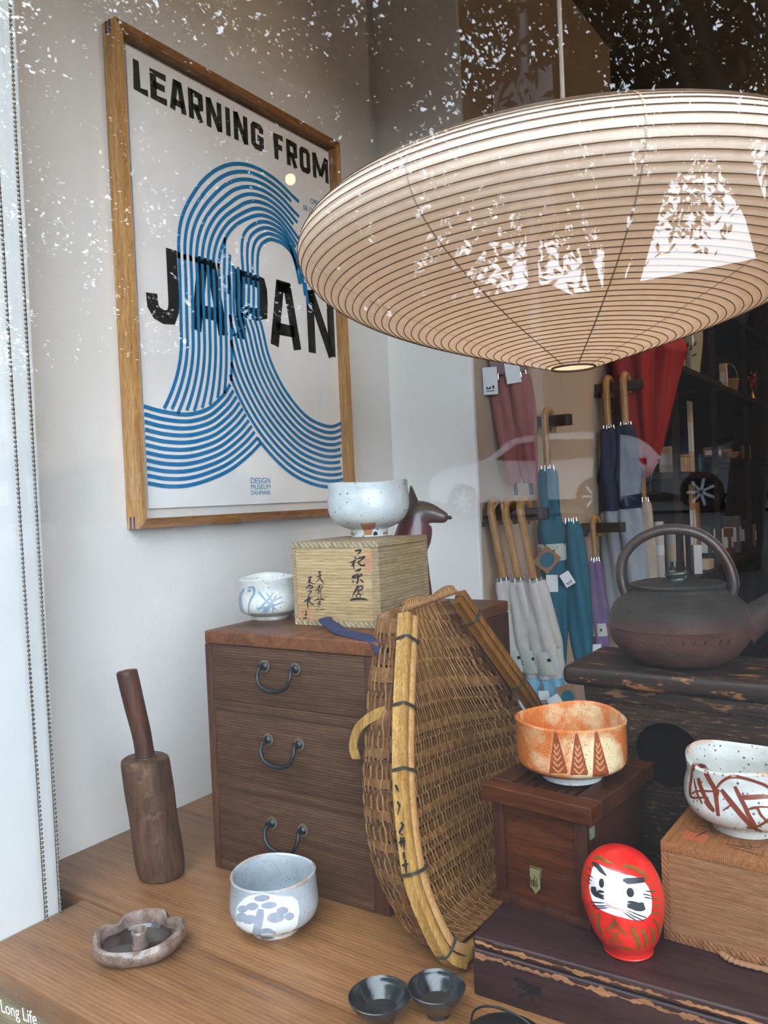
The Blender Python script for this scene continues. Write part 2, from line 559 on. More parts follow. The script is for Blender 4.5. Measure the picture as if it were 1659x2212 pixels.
def street_tree(x, y, zb, zlow, ztop, rad, seed, label, lean=0.0, clumps=150, leaves=34000):
    """zlow..ztop: height of the crown above the foot"""
    rng = np.random.default_rng(seed)
    t = thing('street_tree', label, 'tree', (x, y, zb), group='trees along the street')
    h = ztop
    top = Vector((lean, 0, zlow + (ztop - zlow) * 0.35))
    mb = MB()
    mb.tube(spline([(0, 0, 0), (lean * 0.25, 0.05, top.z * 0.3), (lean * 0.6, 0, top.z * 0.65), tuple(top)], 5), [0.2 - 0.006 * i for i in range(16)], 10)
    mb.build('trunk', M_BARK, t)
    for k in range(7):
        a = k * 2 * PI / 7 + rng.uniform(0, 1)
        z0 = top.z * rng.uniform(0.45, 0.85)
        p0 = (lean * z0 / top.z, 0, z0)
        p2 = (p0[0] + math.cos(a) * rad * 0.75, math.sin(a) * rad * 0.75, zlow + (ztop - zlow) * rng.uniform(0.35, 0.9))
        p1 = ((p0[0] + p2[0]) / 2, (p0[1] + p2[1]) / 2, (p0[2] + p2[2]) / 2 - 0.15)
        pts = spline([p0, p1, p2], 6)
        MB().tube(pts, [0.12 - 0.11 * i / (len(pts) - 1) for i in range(len(pts))], 8).build('branch', M_BARK, t)
    cs = []
    while len(cs) < clumps:
        q = rng.uniform(-1, 1, 3)
        if np.linalg.norm(q) < 1: cs.append(q * np.array([rad, rad, (ztop - zlow) / 2]) + np.array([lean, 0, (zlow + ztop) / 2]))
    me = leaf_mesh(cs, leaves, rad * 0.13, 0.075, rng)
    o = bpy.data.objects.new('foliage', me)
    link(o, t); o['kind'] = 'stuff'
    return t

TREES = [(-2.6, -10.2, 4.3, 9.8, 2.0, 'leafy tree mirrored over the right half of the paper lantern', 0.5, 13000),
         (-0.5, -8.2, 4.2, 9.5, 2.4, 'leafy tree mirrored at the edge above the paper lantern', 0.9, 15000),
         (-4.2, -7.6, 2.4, 9.6, 2.7, 'leafy tree mirrored above the middle of the paper lantern', 0.2, 28000),
         (-7.0, -7.4, 2.2, 10.0, 2.8, 'leafy tree mirrored in front of the poster title', -0.3, 26000),
         (-10.6, -7.2, 2.2, 11.0, 3.2, 'leafy tree mirrored over the upper part of the wall', 0.2, 28000),
         (-15.0, -6.6, 2.4, 12.5, 3.8, 'leafy tree mirrored beside the white window jamb', 0.0, 34000)]
for i, (x, y, zl, zt, r, lb, ln, nl) in enumerate(TREES):
    street_tree(x, y, -0.45, zl, zt, r, 20 + i, lb, ln, 170, nl)

def building(x0, x1, y, h, label, m, cols, rows):
    t = thing('terraced_building', label, 'building', ((x0 + x1) / 2, y, 0.1), group='buildings across the street')
    w = (x1 - x0) / 2
    MB().box(-w, w, -6, 0, -0.5, h).build('wall', m, t, smooth=0)
    for i in range(cols):
        for j in range(rows):
            cx = -w + (i + 0.5) * 2 * w / cols; cz = h * (j + 0.45) / rows
            MB().box(cx - 0.5, cx + 0.5, -0.05, 0.02, cz - 0.7, cz + 0.7).build('window', M_DKGLASS, t, smooth=0)
    MB().box(-w - 0.05, w + 0.05, -6, 0.15, h, h + 0.25).build('parapet', m, t, smooth=0)
xx = -44.0
for i, (w, h) in enumerate(((9, 8.0), (8, 7.4), (9, 7.8), (8, 7.0), (7, 6.5), (8, 6.9), (9, 6.3))):
    building(xx, xx + w, -24, h, ['tall', 'grey', 'broad', 'plain', 'low', 'narrow', 'last'][i] + ' dark facade mirrored below the trees', (M_FACADE, M_FACADE2)[i % 2], 3, 2)
    xx += w + 0.35

M_CARW = plain('white_car_paint', (0.72, 0.72, 0.72), 0.25, coat=0.6)
M_CARD = plain('slate_car_paint', (0.035, 0.04, 0.048), 0.25, coat=0.6)
M_TYRE = plain('tyre_rubber', (0.015, 0.015, 0.016), 0.8)
M_RIM = plain('alloy', (0.5, 0.5, 0.52), 0.35, 0.8)
M_TAIL = plain('red_tail_lamp', (0.35, 0.01, 0.02), 0.2)
def car(name, loc, rotz, label, paint):
    t = thing(name, label, 'car', loc, rotz)
    side = [(-2.05, 0.35), (-2.08, 0.75), (-1.95, 0.98), (-1.55, 1.38), (-0.9, 1.47), (0.25, 1.46), (0.85, 1.1), (1.75, 0.95), (2.05, 0.75), (2.08, 0.4), (1.7, 0.3), (-1.7, 0.3)]
    sp = spline(side[:10], 5) + side[10:]
    MB().prism(sp, lambda a, b, h: (a, h * (1 - 0.16 * max(0, b - 0.95) / 0.5), b), -0.86, 0.86).build('body', paint, t, fixn=True)
    for s in (-1, 1):
        fn = lambda a, b, h, s=s: (a, s * (0.866 * (1 - 0.16 * max(0, b - 0.95) / 0.5) + h), b)
        MB().poly([(-1.5, 1.02), (-1.2, 1.33), (-0.45, 1.38), (-0.45, 1.0)], fn, 0.004).build('side_window', M_DKGLASS, t, smooth=0)
        MB().poly([(-0.38, 1.0), (-0.38, 1.38), (0.2, 1.36), (0.62, 1.08)], fn, 0.004).build('side_window', M_DKGLASS, t, smooth=0)
        for wx in (-1.28, 1.32):
            w = MB().lathe([(0.20, -0.1), (0.33, -0.1), (0.34, 0), (0.33, 0.1), (0.2, 0.1)], 28, ax=Matrix.Rotation(PI / 2, 4, 'X')).build('wheel', M_TYRE, t, loc=(wx, s * 0.80, 0.33))
            rm = MB()
            for k in range(7):
                a = k * 2 * PI / 7
                rm.box(0.02, 0.22, -0.11, 0.11, -0.022, 0.022, m=Matrix.Rotation(a, 4, 'Y'))
            rm.build('rim', M_RIM, w)
        MB().box(-2.06, -1.9, s * 0.55 - 0.14, s * 0.55 + 0.14, 0.8, 0.95, 0.03).build('tail_lamp', M_TAIL, t)
    return t
car('parked_car', (-4.9, -13.6, 0.12), PI, 'white hatchback mirrored in the glass across the umbrellas', M_CARW)
car('parked_car', (-0.55, -13.6, 0.12), PI, 'dark grey car mirrored in the glass across the back shelves', M_CARD)
M_SIGN = plain('street_sign_grey', (0.2, 0.2, 0.2), 0.6)
M_POLE = plain('grey_pole', (0.16, 0.16, 0.17), 0.5, 0.5)
t = thing('street_sign', 'street sign pole mirrored above the lantern cord', 'sign', (-2.1, -7.0, 0.3))
MB().tube([(0, 0, 0), (0, 0, 5.2)], 0.055, 12).build('pole', M_POLE, t)
MB().box(-0.32, 0.32, 0.058, 0.075, 3.95, 4.45, 0.01).build('sign_plate', M_SIGN, t)
MB().box(-0.25, 0.25, 0.058, 0.075, 3.1, 3.6, 0.01).build('sign_plate', M_SIGN, t)

# bare bulb of a ceiling lamp inside the shop, mirrored in the poster glazing
t = thing('ceiling_bulb', 'round warm ceiling bulb mirrored in the poster glazing', 'lamp', (1.2, 2.234, 2.15))
MB().lathe([(0.03, -0.001), (0.03, -0.02), (0.012, -0.03), (0.008, -0.115), (0.014, -0.125), (0.014, -0.135)], 20).build('socket', plain('black_fitting', (0.02, 0.02, 0.02), 0.5), t)
MB().lathe([(0.012, -0.132), (0.02, -0.142), (0.023, -0.155), (0.02, -0.168), (0.010, -0.176), (0.001, -0.178)], 20, cap0=False).build('bulb', emit('warm_bulb', (1.0, 0.72, 0.42), 30.0), t)
# ------------------------------------------------------------------ drawing strokes onto a surface
from mathutils.bvhtree import BVHTree
def facing(c, eye=(1.162, -0.45, 0.552), roll=-0.0449):
    """frame of a flat drawing laid against the side of a thing that faces the window"""
    n = (Vector(eye) - Vector(c)).normalized()
    r = Vector((0, 0, 1)).cross(n).normalized()
    u = n.cross(r)
    return r + u * roll, u - r * roll, n

class Stamp:
    def __init__(self, target, c, k, ctr, fr=None):
        """target mesh object (child of a thing, own identity transform), c: centre of the drawing in world space,
        k: metres per drawing unit, ctr: drawing coordinates of that centre"""
        root = target.parent
        mw = Matrix.LocRotScale(root.location, root.rotation_euler, root.scale)
        mi = mw.inverted(); R = mi.to_3x3()
        r, u, n = fr or facing(c)
        self.r, self.u, self.n = (R @ r).normalized(), (R @ u).normalized(), (R @ n).normalized()
        self.o = mi @ Vector(c)
        self.k, self.ctr = k, ctr
        me = target.data
        self.bvh = BVHTree.FromPolygons([v.co.copy() for v in me.vertices], [tuple(p.vertices) for p in me.polygons])
        self.mb = MB()
        self.target = target
        self.last = None
    def fn(self, x, y, h):
        q = self.o + self.r * ((x - self.ctr[0]) * self.k) - self.u * ((y - self.ctr[1]) * self.k)
        loc, nr, i, d = self.bvh.ray_cast(q + self.n * 0.3, -self.n)
        if loc is None:
            loc, nr, i, d = self.bvh.find_nearest(q)
        if nr.dot(self.n) < 0: nr = -nr
        return tuple(loc + nr * h)
    def stroke(self, pts, w, smooth=True, h=0.0004, sub=6, taper=(0.8, 0.35)):
        P = spline(pts, sub) if smooth else pts
        if not smooth and len(pts) == 2:
            P = [(pts[0][0] + (pts[1][0] - pts[0][0]) * i / sub, pts[0][1] + (pts[1][1] - pts[0][1]) * i / sub) for i in range(sub + 1)]
        k = len(P) - 1
        W = [w * (taper[0] + (1 - taper[0]) * min(1, 5 * i / k)) * (1 if i < 0.6 * k else 1 - (1 - taper[1]) * (i - 0.6 * k) / (0.4 * k)) for i in range(k + 1)]
        self.mb.ribbon([(q[0], q[1]) for q in P], W, self.fn, h)
        return self
    def fill(self, poly, h=0.0004, rows=24, cols=24):
        ys = [q[1] for q in poly]
        y0, y1 = min(ys), max(ys)
        def span(y):
            xs = []
            for a, b in zip(poly, poly[1:] + poly[:1]):
                if (a[1] <= y < b[1]) or (b[1] <= y < a[1]):
                    xs.append(a[0] + (b[0] - a[0]) * (y - a[1]) / (b[1] - a[1]))
            return (min(xs), max(xs)) if len(xs) >= 2 else None
        prev = None
        V, F = [], []
        for j in range(rows + 1):
            y = y0 + (y1 - y0) * (0.002 + 0.996 * j / rows)
            s = span(y)
            if s is None: prev = None; continue
            b = len(V)
            for i in range(cols + 1):
                V.append(self.fn(s[0] + (s[1] - s[0]) * i / cols, y, h))
            if prev is not None:
                F += [(prev + i, prev + i + 1, b + i + 1, b + i) for i in range(cols)]
            prev = b
        self.mb.add(V, F)
        return self
    def done(self, name, mat, label=None):
        return self.mb.build(name, mat, self.target.parent, smooth=60, label=label)

# ------------------------------------------------------------------ framed poster on the left wall
M_OAK = wood('oak_frame', srgb(150, 104, 58), srgb(196, 152, 98), 'Z', 1.5, 0.5, 30, 0.15, stretch=16)
M_OAKH = wood('oak_frame_rail', srgb(120, 74, 38), srgb(168, 116, 66), 'Y', 1.5, 0.5, 30, 0.15, stretch=16)
M_BLUESPL = plain('blue_spline', srgb(28, 50, 110), 0.6)
M_MAT = plain('mount_board', srgb(226, 222, 216), 0.8)
t_ = NT('poster_paper'); co_ = t_.coords(rnd=False)
t_.base(t_.ramp(t_.noise(co_, 5, 4), [(0.3, srgb(208, 203, 200)), (0.7, srgb(222, 218, 214))])); t_.p(rough=0.6, spec=0.3)
t_.bump(t_.noise(co_, 14, 3, 0.5), 0.5, 0.006); M_PAPER = t_.m
M_PBLUE = plain('poster_blue_ink', srgb(0, 122, 180), 0.6)
M_PBLACK = plain('poster_black_ink', srgb(22, 23, 26), 0.6)
FY, FZ, FW, FH, FD = 0.4213, 0.5211, 0.626, 0.88, 0.035
po = thing('framed_poster', 'oak framed blue wave poster reading LEARNING FROM JAPAN on the white wall', 'poster', (0, FY, FZ))
rw = 0.017
def rail(pts, x0, x1, m):
    MB().prism(pts, lambda a, b, h: (h, a, b), x0, x1).build('frame_rail', m, po, smooth=0, fixn=True)
rail([(0, 0), (rw, rw), (rw, FH - rw), (0, FH)], 0.001, FD, M_OAK)
rail([(FW, 0), (FW, FH), (FW - rw, FH - rw), (FW - rw, rw)], 0.001, FD, M_OAK)
rail([(0, 0), (FW, 0), (FW - rw, rw), (rw, rw)], 0.001, FD, M_OAKH)
rail([(0, FH), (rw, FH - rw), (FW - rw, FH - rw), (FW, FH)], 0.001, FD, M_OAKH)
for zz in (0.0, FH - 0.021):
    for xx in (0.010, 0.020):
        MB().box(xx, xx + 0.0035, -0.0006, 0.006, zz + (0.0 if zz > 0 else 0.0), zz + 0.021).build('corner_spline', M_BLUESPL, po, smooth=0)
MB().box(0.004, 0.009, rw, FW - rw, rw, FH - rw).build('mount_board', M_MAT, po, smooth=0)
SY0, SY1, SZ0, SZ1 = 0.459, 1.0285, 0.5555, 1.3775
MB().box(0.0135, 0.014, SY0 - FY, SY1 - FY, SZ0 - FZ, SZ1 - FZ).build('poster_sheet', M_PAPER, po, smooth=0)
PM = lambda y, z, h: (0.0141 + h, y - FY, z - FZ)
def glyph(ch, w, h, t):
    a = t / 2
    G = {'L': [[(a, h), (a, a), (w, a)]],
         'E': [[(w, h - a), (a, h - a), (a, a), (w, a)], [(a, .52 * h), (w * .9, .52 * h)]],
         'F': [[(w, h - a), (a, h - a), (a, 0)], [(a, .5 * h), (w * .88, .5 * h)]],
         'A': [[(a, 0), (w * .40, h)], [(w * .60, h), (w - a, 0)], [(w * .29, h - a * .8), (w * .71, h - a * .8)], [(w * .2, .27 * h), (w * .8, .27 * h)]],
         'R': [[(a, 0), (a, h)], [(a, h - a), (w * .6, h - a), (w * .86, h * .95 - a), (w - a, .8 * h), (w - a, .68 * h), (w * .84, .5 * h), (w * .6, .44 * h), (a, .44 * h)], [(w * .48, .44 * h), (w - a, 0)]],
         'P': [[(a, 0), (a, h)], [(a, h - a), (w * .6, h - a), (w * .84, h * .97 - a), (w - a, .8 * h), (w - a, .62 * h), (w * .84, .45 * h), (w * .6, .40 * h), (a, .40 * h)]],
         'N': [[(a, 0), (a, h)], [(a * 1.1, h), (w - a * 1.1, 0)], [(w - a, 0), (w - a, h)]],
         'I': [[(w / 2, 0), (w / 2, h)]],
         'M': [[(a, 0), (a, h)], [(a * 1.1, h), (w / 2, .18 * h)], [(w / 2, .18 * h), (w - a * 1.1, h)], [(w - a, h), (w - a, 0)]],
         'O': [[(w / 2, a), (w * .75, a * 1.1), (w - a, .17 * h), (w - a, .5 * h), (w - a, .83 * h), (w * .75, h - a * 1.1), (w / 2, h - a), (w * .25, h - a * 1.1), (a, .83 * h), (a, .5 * h), (a, .17 * h), (w * .25, a * 1.1), (w / 2, a)]],
         'G': [[(w - a, .68 * h), (w - a, .83 * h), (w * .75, h - a * 1.1), (w / 2, h - a), (w * .25, h - a * 1.1), (a, .83 * h), (a, .17 * h), (w * .25, a * 1.1), (w / 2, a), (w * .75, a * 1.1), (w - a, .17 * h), (w - a, .46 * h), (w * .5, .46 * h)]],
         'J': [[(w - a, h), (w - a, .3 * h), (w - a * 1.15, .2 * h), (w * .72, .1 * h), (w * .5, .085 * h), (w * .3, .12 * h), (w * .19, .2 * h), (a, .36 * h)]]}
    return G[ch]
mb = MB()
E_ = [0.473, 0.503, 0.51, 0.546, 0.553, 0.593, 0.599, 0.636, 0.644, 0.685, 0.696, 0.708, 0.718, 0.758, 0.768, 0.805, 0.838, 0.867, 0.878, 0.913, 0.922, 0.958, 0.967, 1.024]
for i, ch in enumerate('LEARNINGFROM'):
    mb = MB()
    y0, y1 = E_[2 * i], E_[2 * i + 1]
    for pl in glyph(ch, y1 - y0, 0.057, 0.0122):
        mb.ribbon([(y0 + a, 1.302 + b) for a, b in pl], 0.0122, PM, 0.0006)
    mb.build('title_letter', M_PBLACK, po, smooth=0)
for ch, y0, y1 in (('J', .476, .552), ('A', .578, .674), ('P', .699, .794), ('A', .797, .897), ('N', .922, 1.02)):
    mb = MB()
    for pl in glyph(ch, y1 - y0, 0.142, 0.0255):
        mb.ribbon([(y0 + a, 0.8935 + b) for a, b in pl], 0.0255, PM, 0.0006)
    mb.build('title_letter', M_PBLACK, po, smooth=0)

ARO = [(0.556, 0.86), (0.558, 0.92), (0.56, 0.986), (0.564, 1.039), (0.577, 1.1), (0.604, 1.161), (0.643, 1.205), (0.682, 1.234), (0.721, 1.252), (0.762, 1.261), (0.804, 1.261), (0.847, 1.253), (0.891, 1.236), (0.912, 1.229)]
ARI = [(0.764, 0.95), (0.765, 0.99), (0.767, 1.028), (0.771, 1.049), (0.779, 1.08), (0.793, 1.101), (0.82, 1.118), (0.842, 1.122), (0.865, 1.115), (0.882, 1.101), (0.894, 1.07), (0.901, 1.042)]
RBU = [(0.764, 0.951), (0.773, 0.925), (0.79, 0.867), (0.821, 0.817), (0.859, 0.778), (0.904, 0.747), (0.952, 0.732), (0.993, 0.729), (1.0285, 0.739)]
RBL = [(0.682, 0.887), (0.679, 0.853), (0.673, 0.808), (0.69, 0.77), (0.726, 0.721), (0.752, 0.682), (0.788, 0.648), (0.848, 0.618), (0.918, 0.601), (1.0285, 0.603)]
LLU = [(0.459, 0.738), (0.495, 0.732), (0.543, 0.729), (0.577, 0.733), (0.613, 0.745), (0.652, 0.773), (0.673, 0.797)]
LLL = [(0.459, 0.601), (0.502, 0.595), (0.552, 0.596), (0.605, 0.607), (0.661, 0.626), (0.714, 0.655), (0.752, 0.682)]
def resample(pl, n):
    P = np.array(spline(pl, 10)); d = np.r_[0, np.cumsum(np.linalg.norm(np.diff(P, axis=0), axis=1))]
    s = np.linspace(0, d[-1], n)
    return np.stack([np.interp(s, d, P[:, 0]), np.interp(s, d, P[:, 1])], 1)
def clip_run(P, keep):
    runs, cur = [], []
    for q in P:
        if keep(q): cur.append((float(q[0]), float(q[1])))
        else:
            if len(cur) > 2: runs.append(cur)
            cur = []
    if len(cur) > 2: runs.append(cur)
    return runs
LW = 0.0073
mb = MB()
lu, ll = resample(LLU, 40), resample(LLL, 40)
for i in range(11):
    mb.ribbon([tuple(q) for q in lu + (ll - lu) * i / 10], LW, PM, 0.0011)
rbl_curve = sorted([(z, y) for y, z in RBL if y < 0.76])
RU = np.array(resample([(0.767, 1.04), (0.767, 1.0)] + RBU + [(1.06, 0.752)], 90))
tg_ = np.gradient(RU, axis=0); tg_ /= np.linalg.norm(tg_, axis=1)[:, None]
nr_ = np.stack([tg_[:, 1], -tg_[:, 0]], 1)          # to the outside of the bend
for i in range(11):
    P = RU + nr_ * (0.0141 * i)
    ztop = 1.034 if i < 4 else (1.06 - 0.02 * (i - 4))
    for run in clip_run(P, lambda q: q[0] <= 1.0285 and q[1] < ztop and (q[1] < 0.69 or q[0] >= interp(rbl_curve, q[1]) - 0.002)):
        mb.ribbon(run, LW, PM, 0.0011)
lo_ = resample(ARO, 90); li_ = resample(ARI, 90)
stem_l = [0.5565 + 0.0143 * i for i in range(10)]
stem_r = [0.767 - 0.0141 * (5 - i) for i in range(6)]
# left stem
for i, x0 in enumerate(stem_l):
    pts = []
    for z in np.linspace(1.09 - 0.03 * (i - 8) if i > 7 else 1.034, 0.70, 46):
        sh = -2.35 * max(0, 0.875 - z) ** 2 * (1 - i / 13)
        y = x0 + 0.004 * min(0.0, z - 0.99) / 0.13 + sh + (0.10 * max(0, z - 1.02) if i > 7 else 0)
        if z < interp([(a, b) for a, b in LLU], y): break
        pts.append((y, z))
    mb.ribbon(pts, LW, PM, 0.0011)
# arch
for i in range(12):
    P = lo_ + (li_ - lo_) * (i / 11)
    cut = int(90 * (1.0 - 0.05 * math.sin(i * 2.1)))
    ys = stem_l[i] if i < 8 else stem_r[i - 6]
    apex = int(np.argmax(P[:, 1]))
    Q = []
    for k, q in enumerate(P[:cut]):
        if q[1] < 1.02 and k < apex: continue
        w = 0.0
        if k < apex:
            w = min(1, max(0, (1.17 - q[1]) / 0.15)); w = w * w * (3 - 2 * w)
        Q.append((float(q[0] * (1 - w) + ys * w), float(q[1])))
    mb.ribbon(Q, LW, PM, 0.0011)
for k, (y, z) in enumerate(((0.905, 1.045), (0.915, 1.02), (0.925, 1.0))):
    mb.ribbon([(y - 0.004, z + 0.05), (y, z + 0.02), (y + 0.003, z)], LW, PM, 0.0011)
mb.build('wave_print', M_PBLUE, po, smooth=0, label='blue striped wave printed on the poster')
mb = MB()
for s, y, z, sz, al in (('DESIGN', 0.717, 0.5985, 0.0162, 'LEFT'), ('MUSEUM', 0.717, 0.586, 0.0148, 'LEFT'), ('DANMARK', 0.717, 0.5745, 0.0128, 'LEFT'), ('OPENING', 0.952, 1.238, 0.017, 'LEFT'), ('08 OCT 2015', 0.925, 1.215, 0.017, 'LEFT')):
    mb = MB()
    V, F = text_mesh(s, sz, al)
    w = max(q[0] for q in V); tw = {'DESIGN': .059, 'MUSEUM': .059, 'DANMARK': .059, 'OPENING': .062, '08 OCT 2015': .09}[s]
    mb.add([PM(y + a * tw / w, z + b, 0.0006) for a, b, c in V], F)
    mb.build('small_lettering', M_PBLUE, po, smooth=0)
MB().box(0.028, 0.030, rw - 0.004, FW - rw + 0.004, rw - 0.004, FH - rw + 0.004).build('glazing', M_CLEAR, po, smooth=0)

# ------------------------------------------------------------------ ball chain of the blind
M_STEEL = plain('dull_steel', srgb(120, 112, 102), 0.38, 0.85)
bc = thing('ball_chain', 'looped metal ball chain of a blind hanging down the white jamb', 'chain', (0.16, 0.15, 0))
def chain(p0, p1):
    mb = MB()
    p0, p1 = Vector(p0), Vector(p1)
    L = (p1 - p0).length
    n = int(L / 0.0062)
    for i in range(n + 1):
        q = p0 + (p1 - p0) * i / n
        q = q + Vector((0.0015 * math.sin(i * 0.05), 0.002 * math.sin(i * 0.031), 0))
        r = 0.0023
        V = []
        for j, (cz, cr) in enumerate(((-1, 0.0), (-0.62, 0.78), (0, 1.0), (0.62, 0.78), (1, 0.0))):
            for k in range(7):
                a = 2 * PI * k / 7
                V.append((q.x + r * cr * math.cos(a), q.y + r * cr * math.sin(a), q.z + r * cz))
        F = [(j * 7 + k, j * 7 + (k + 1) % 7, (j + 1) * 7 + (k + 1) % 7, (j + 1) * 7 + k) for j in range(4) for k in range(7)]
        mb.add(V, F)
    mb.tube([tuple(p0), tuple(p1)], 0.0006, 5)
    mb.build('bead_strand', M_STEEL, bc, smooth=60, kind='stuff')
chain((0.0, 0.0035, 1.7), (0.0, 0.0095, 0.006))
chain((0.005, -0.030, 1.7), (0.005, -0.0145, 0.006))

# ------------------------------------------------------------------ wooden mallet (pestle)
M_MALLET = wood('worn_mallet_wood', srgb(58, 36, 25), srgb(112, 80, 58), 'Z', 1.2, 0.55, 24, 0.3, stain=(srgb(140, 110, 84), 30, 0.60), stretch=5)
M_MALLETH = wood('handle_wood', srgb(48, 27, 18), srgb(98, 58, 38), 'Z', 1.2, 0.45, 28, 0.25, stretch=9)
ml = thing('wooden_mallet', 'dark worn wooden mallet standing on its head by the white wall', 'mallet', (0.190, 0.311, 0), 0.3)
def wm(a, r, z):
    q = 1 + 0.03 * math.sin(2 * a + 1) + 0.008 * nz(math.cos(a) * 2, math.sin(a) * 2, z * 12)
    return (r * q * math.cos(a) + ((z / 0.18) * -0.0145), r * q * math.sin(a) - z / 0.18 * 0.008, z)
prof = [(0.001, 0.0), (0.028, 0.0), (0.0325, 0.003), (0.0345, 0.012)] + [(0.0347 + 0.0006 * math.sin(k), 0.012 + 0.158 * k / 10) for k in range(1, 10)] + [(0.0347, 0.173), (0.0335, 0.179), (0.030, 0.1815), (0.001, 0.1815)]
MB().lathe(prof, 40, wm).build('head', M_MALLET, ml)
M_CRACK = plain('dark_crack', (0.012, 0.008, 0.006), 0.9)
hp = spline([(-0.0135, -0.0075, 0.178), (-0.017, -0.009, 0.215), (-0.0245, -0.013, 0.262), (-0.031, -0.016, 0.303), (-0.0325, -0.017, 0.312), (-0.033, -0.017, 0.3155)], 5)
hr = [0.0147, 0.0143, 0.0141, 0.014, 0.014, 0.0142, 0.0143, 0.0145, 0.0147, 0.015, 0.0152, 0.0153, 0.0155, 0.0156, 0.0156, 0.0156, 0.0156, 0.0155, 0.0153, 0.0152, 0.015, 0.0145, 0.0135, 0.012, 0.009, 0.004]
MB().tube(hp, hr[:len(hp)], 20).build('handle', M_MALLETH, ml)
MB().lathe([(0.0155, 0.1812), (0.017, 0.1822), (0.0165, 0.1835), (0.0145, 0.184)], 24, lambda a, r, z: (r * math.cos(a) - 0.0138, r * math.sin(a) - 0.0078, z)).build('collar', M_MALLETH, ml)

# ------------------------------------------------------------------ incense dish
M_DISH = ceramic('salt_glaze_brown', srgb(96, 76, 66), srgb(136, 116, 104), srgb(190, 174, 160), 0.28, 60, 0.5, 700, 0.12, coat=0.4)
M_DISHIN = ceramic('dark_brown_glaze', srgb(40, 28, 26), srgb(66, 48, 44), None, 0.12, 20, 0.1, coat=0.8)
di = thing('incense_dish', 'small brown glazed dish with a pinched wavy rim on the counter', 'dish', (0.327, 0.163, 0), math.radians(38))
def rimw(a):   # notches of the pinched rim
    n = 0
    for c, d, w in ((0.75, 1.0, 0.20), (2.45, 1.0, 0.20), (-1.25, 0.7, 0.25), (-2.9, 0.5, 0.25)):
        x = (a - c + PI) % (2 * PI) - PI
        n += d * math.exp(-(x / w) ** 2)
    return n
def wd(a, r, z):
    n = rimw(a); t = max(0, min(1, z / 0.024))
    R = r * (1 + 0.05 * math.cos(2 * a)) * (1 - 0.16 * n * t) * (1 + 0.015 * math.sin(5 * a))
    return (R * math.cos(a), R * math.sin(a) * 0.93, z * (1 - 0.2 * n * t) + 0.0035 * t * (math.sin(a + 0.5)))
prof = [(0.001, 0.0), (0.036, 0.0), (0.048, 0.003), (0.0545, 0.011), (0.056, 0.018), (0.0545, 0.0235), (0.051, 0.026), (0.0475, 0.0245), (0.046, 0.019), (0.0445, 0.011)]
MB().lathe(prof, 90, wd, cap1=False).build('rim_wall', M_DISH, di)
MB().lathe([(0.0445, 0.0112), (0.042, 0.0075), (0.036, 0.006), (0.02, 0.0055), (0.001, 0.0055)], 60, wd, cap0=False).build('basin', M_DISHIN, di)
pw = [(0.0105, 0.0052), (0.0085, 0.010), (0.0085, 0.015), (0.0098, 0.020), (0.0102, 0.024), (0.0085, 0.0262), (0.0066, 0.0255), (0.0058, 0.021), (0.0045, 0.018)]
MB().lathe(pw, 28, lambda a, r, z: (r * math.cos(a) + 0.0015, r * math.sin(a), z + 0.0008 * math.sin(a)), cap0=False).build('incense_holder', M_DISH, di)

# ------------------------------------------------------------------ tea bowls
def bowl_profile(R, H, rf, hf, wall, shape):
    """shape: list of (height fraction, radius fraction) from just above the foot to the lip"""
    foot_in = rf * 0.78
    out = [(0.001, 0.003), (foot_in, 0.003), (foot_in * 1.02, 0.0), (rf, 0.0), (rf * 1.02, hf)]
    S = spline([(R * b, hf + (H - hf) * a) for a, b in shape], 5)
    out += [(float(a), float(b)) for a, b in S]
    lip = out[-1]
    out += [(lip[0] - wall * 0.5, H + wall * 0.35), (lip[0] - wall, H - 0.0005)]
    inn = [(max(a - wall, 0.002), max(b, hf + 0.007)) for a, b in reversed(S[:-1])]
    out += [q for q in inn if q[1] > hf + 0.0075]
    out += [(rf * 0.8, hf + 0.006), (rf * 0.4, hf + 0.0052), (0.001, hf + 0.005)]
    return out
def wob(seed, amp=0.02, lipamp=0.002, H=0.07, ph=0.0, squ=0.0):
    def w(a, r, z):
        t = max(0, min(1, z / H))
        q = 1 + amp * (math.sin(2 * a + ph) * 0.6 + math.sin(3 * a + seed) * 0.4) * t + 0.012 * nz(math.cos(a) * 1.5 + seed, math.sin(a) * 1.5, z * 40) + squ * math.cos(4 * a + ph) * t
        return (r * q * math.cos(a), r * q * math.sin(a), z + lipamp * t * t * (math.sin(2 * a + seed * 1.7) + 0.6 * math.sin(3 * a + seed)))
    return w

# grey bowl with a slip-painted tree, front
M_GREY = ceramic('grey_glaze', srgb(146, 154, 160), srgb(172, 178, 182), srgb(104, 90, 78), 0.2, 10, 0.3, 260, 0.10, lip=(srgb(160, 120, 92), 0.0715), foot=(srgb(196, 184, 162), 0.006), coat=0.5)
M_SLIP = ceramic('white_slip', srgb(206, 210, 206), srgb(220, 222, 218), srgb(150, 140, 120), 0.3, 20, 0.3, 300, 0.06)
M_SLIPGREY = plain('grey_brush_slip', srgb(142, 148, 160), 0.35, var=0.12, vscale=120)
gb = thing('tea_bowl', 'grey tea bowl with a white painted tree in front of the drawer chest', 'bowl', (0.441, 0.291, 0), 0.4)
sh = [(0.0, .55), (.07, .72), (.2, .93), (.38, 1.0), (.6, .985), (.85, .96), (1.0, .965)]
o = MB().lathe(bowl_profile(0.0575, 0.073, 0.031, 0.006, 0.0042, sh), 80, wob(1.3, 0.010, 0.0009, 0.073, 0.6)).build('bowl_body', M_GREY, gb)
S = Stamp(o, (0.441, 0.291, 0.036), 1.028 / 1697 * 0.5, (1190, 1390))
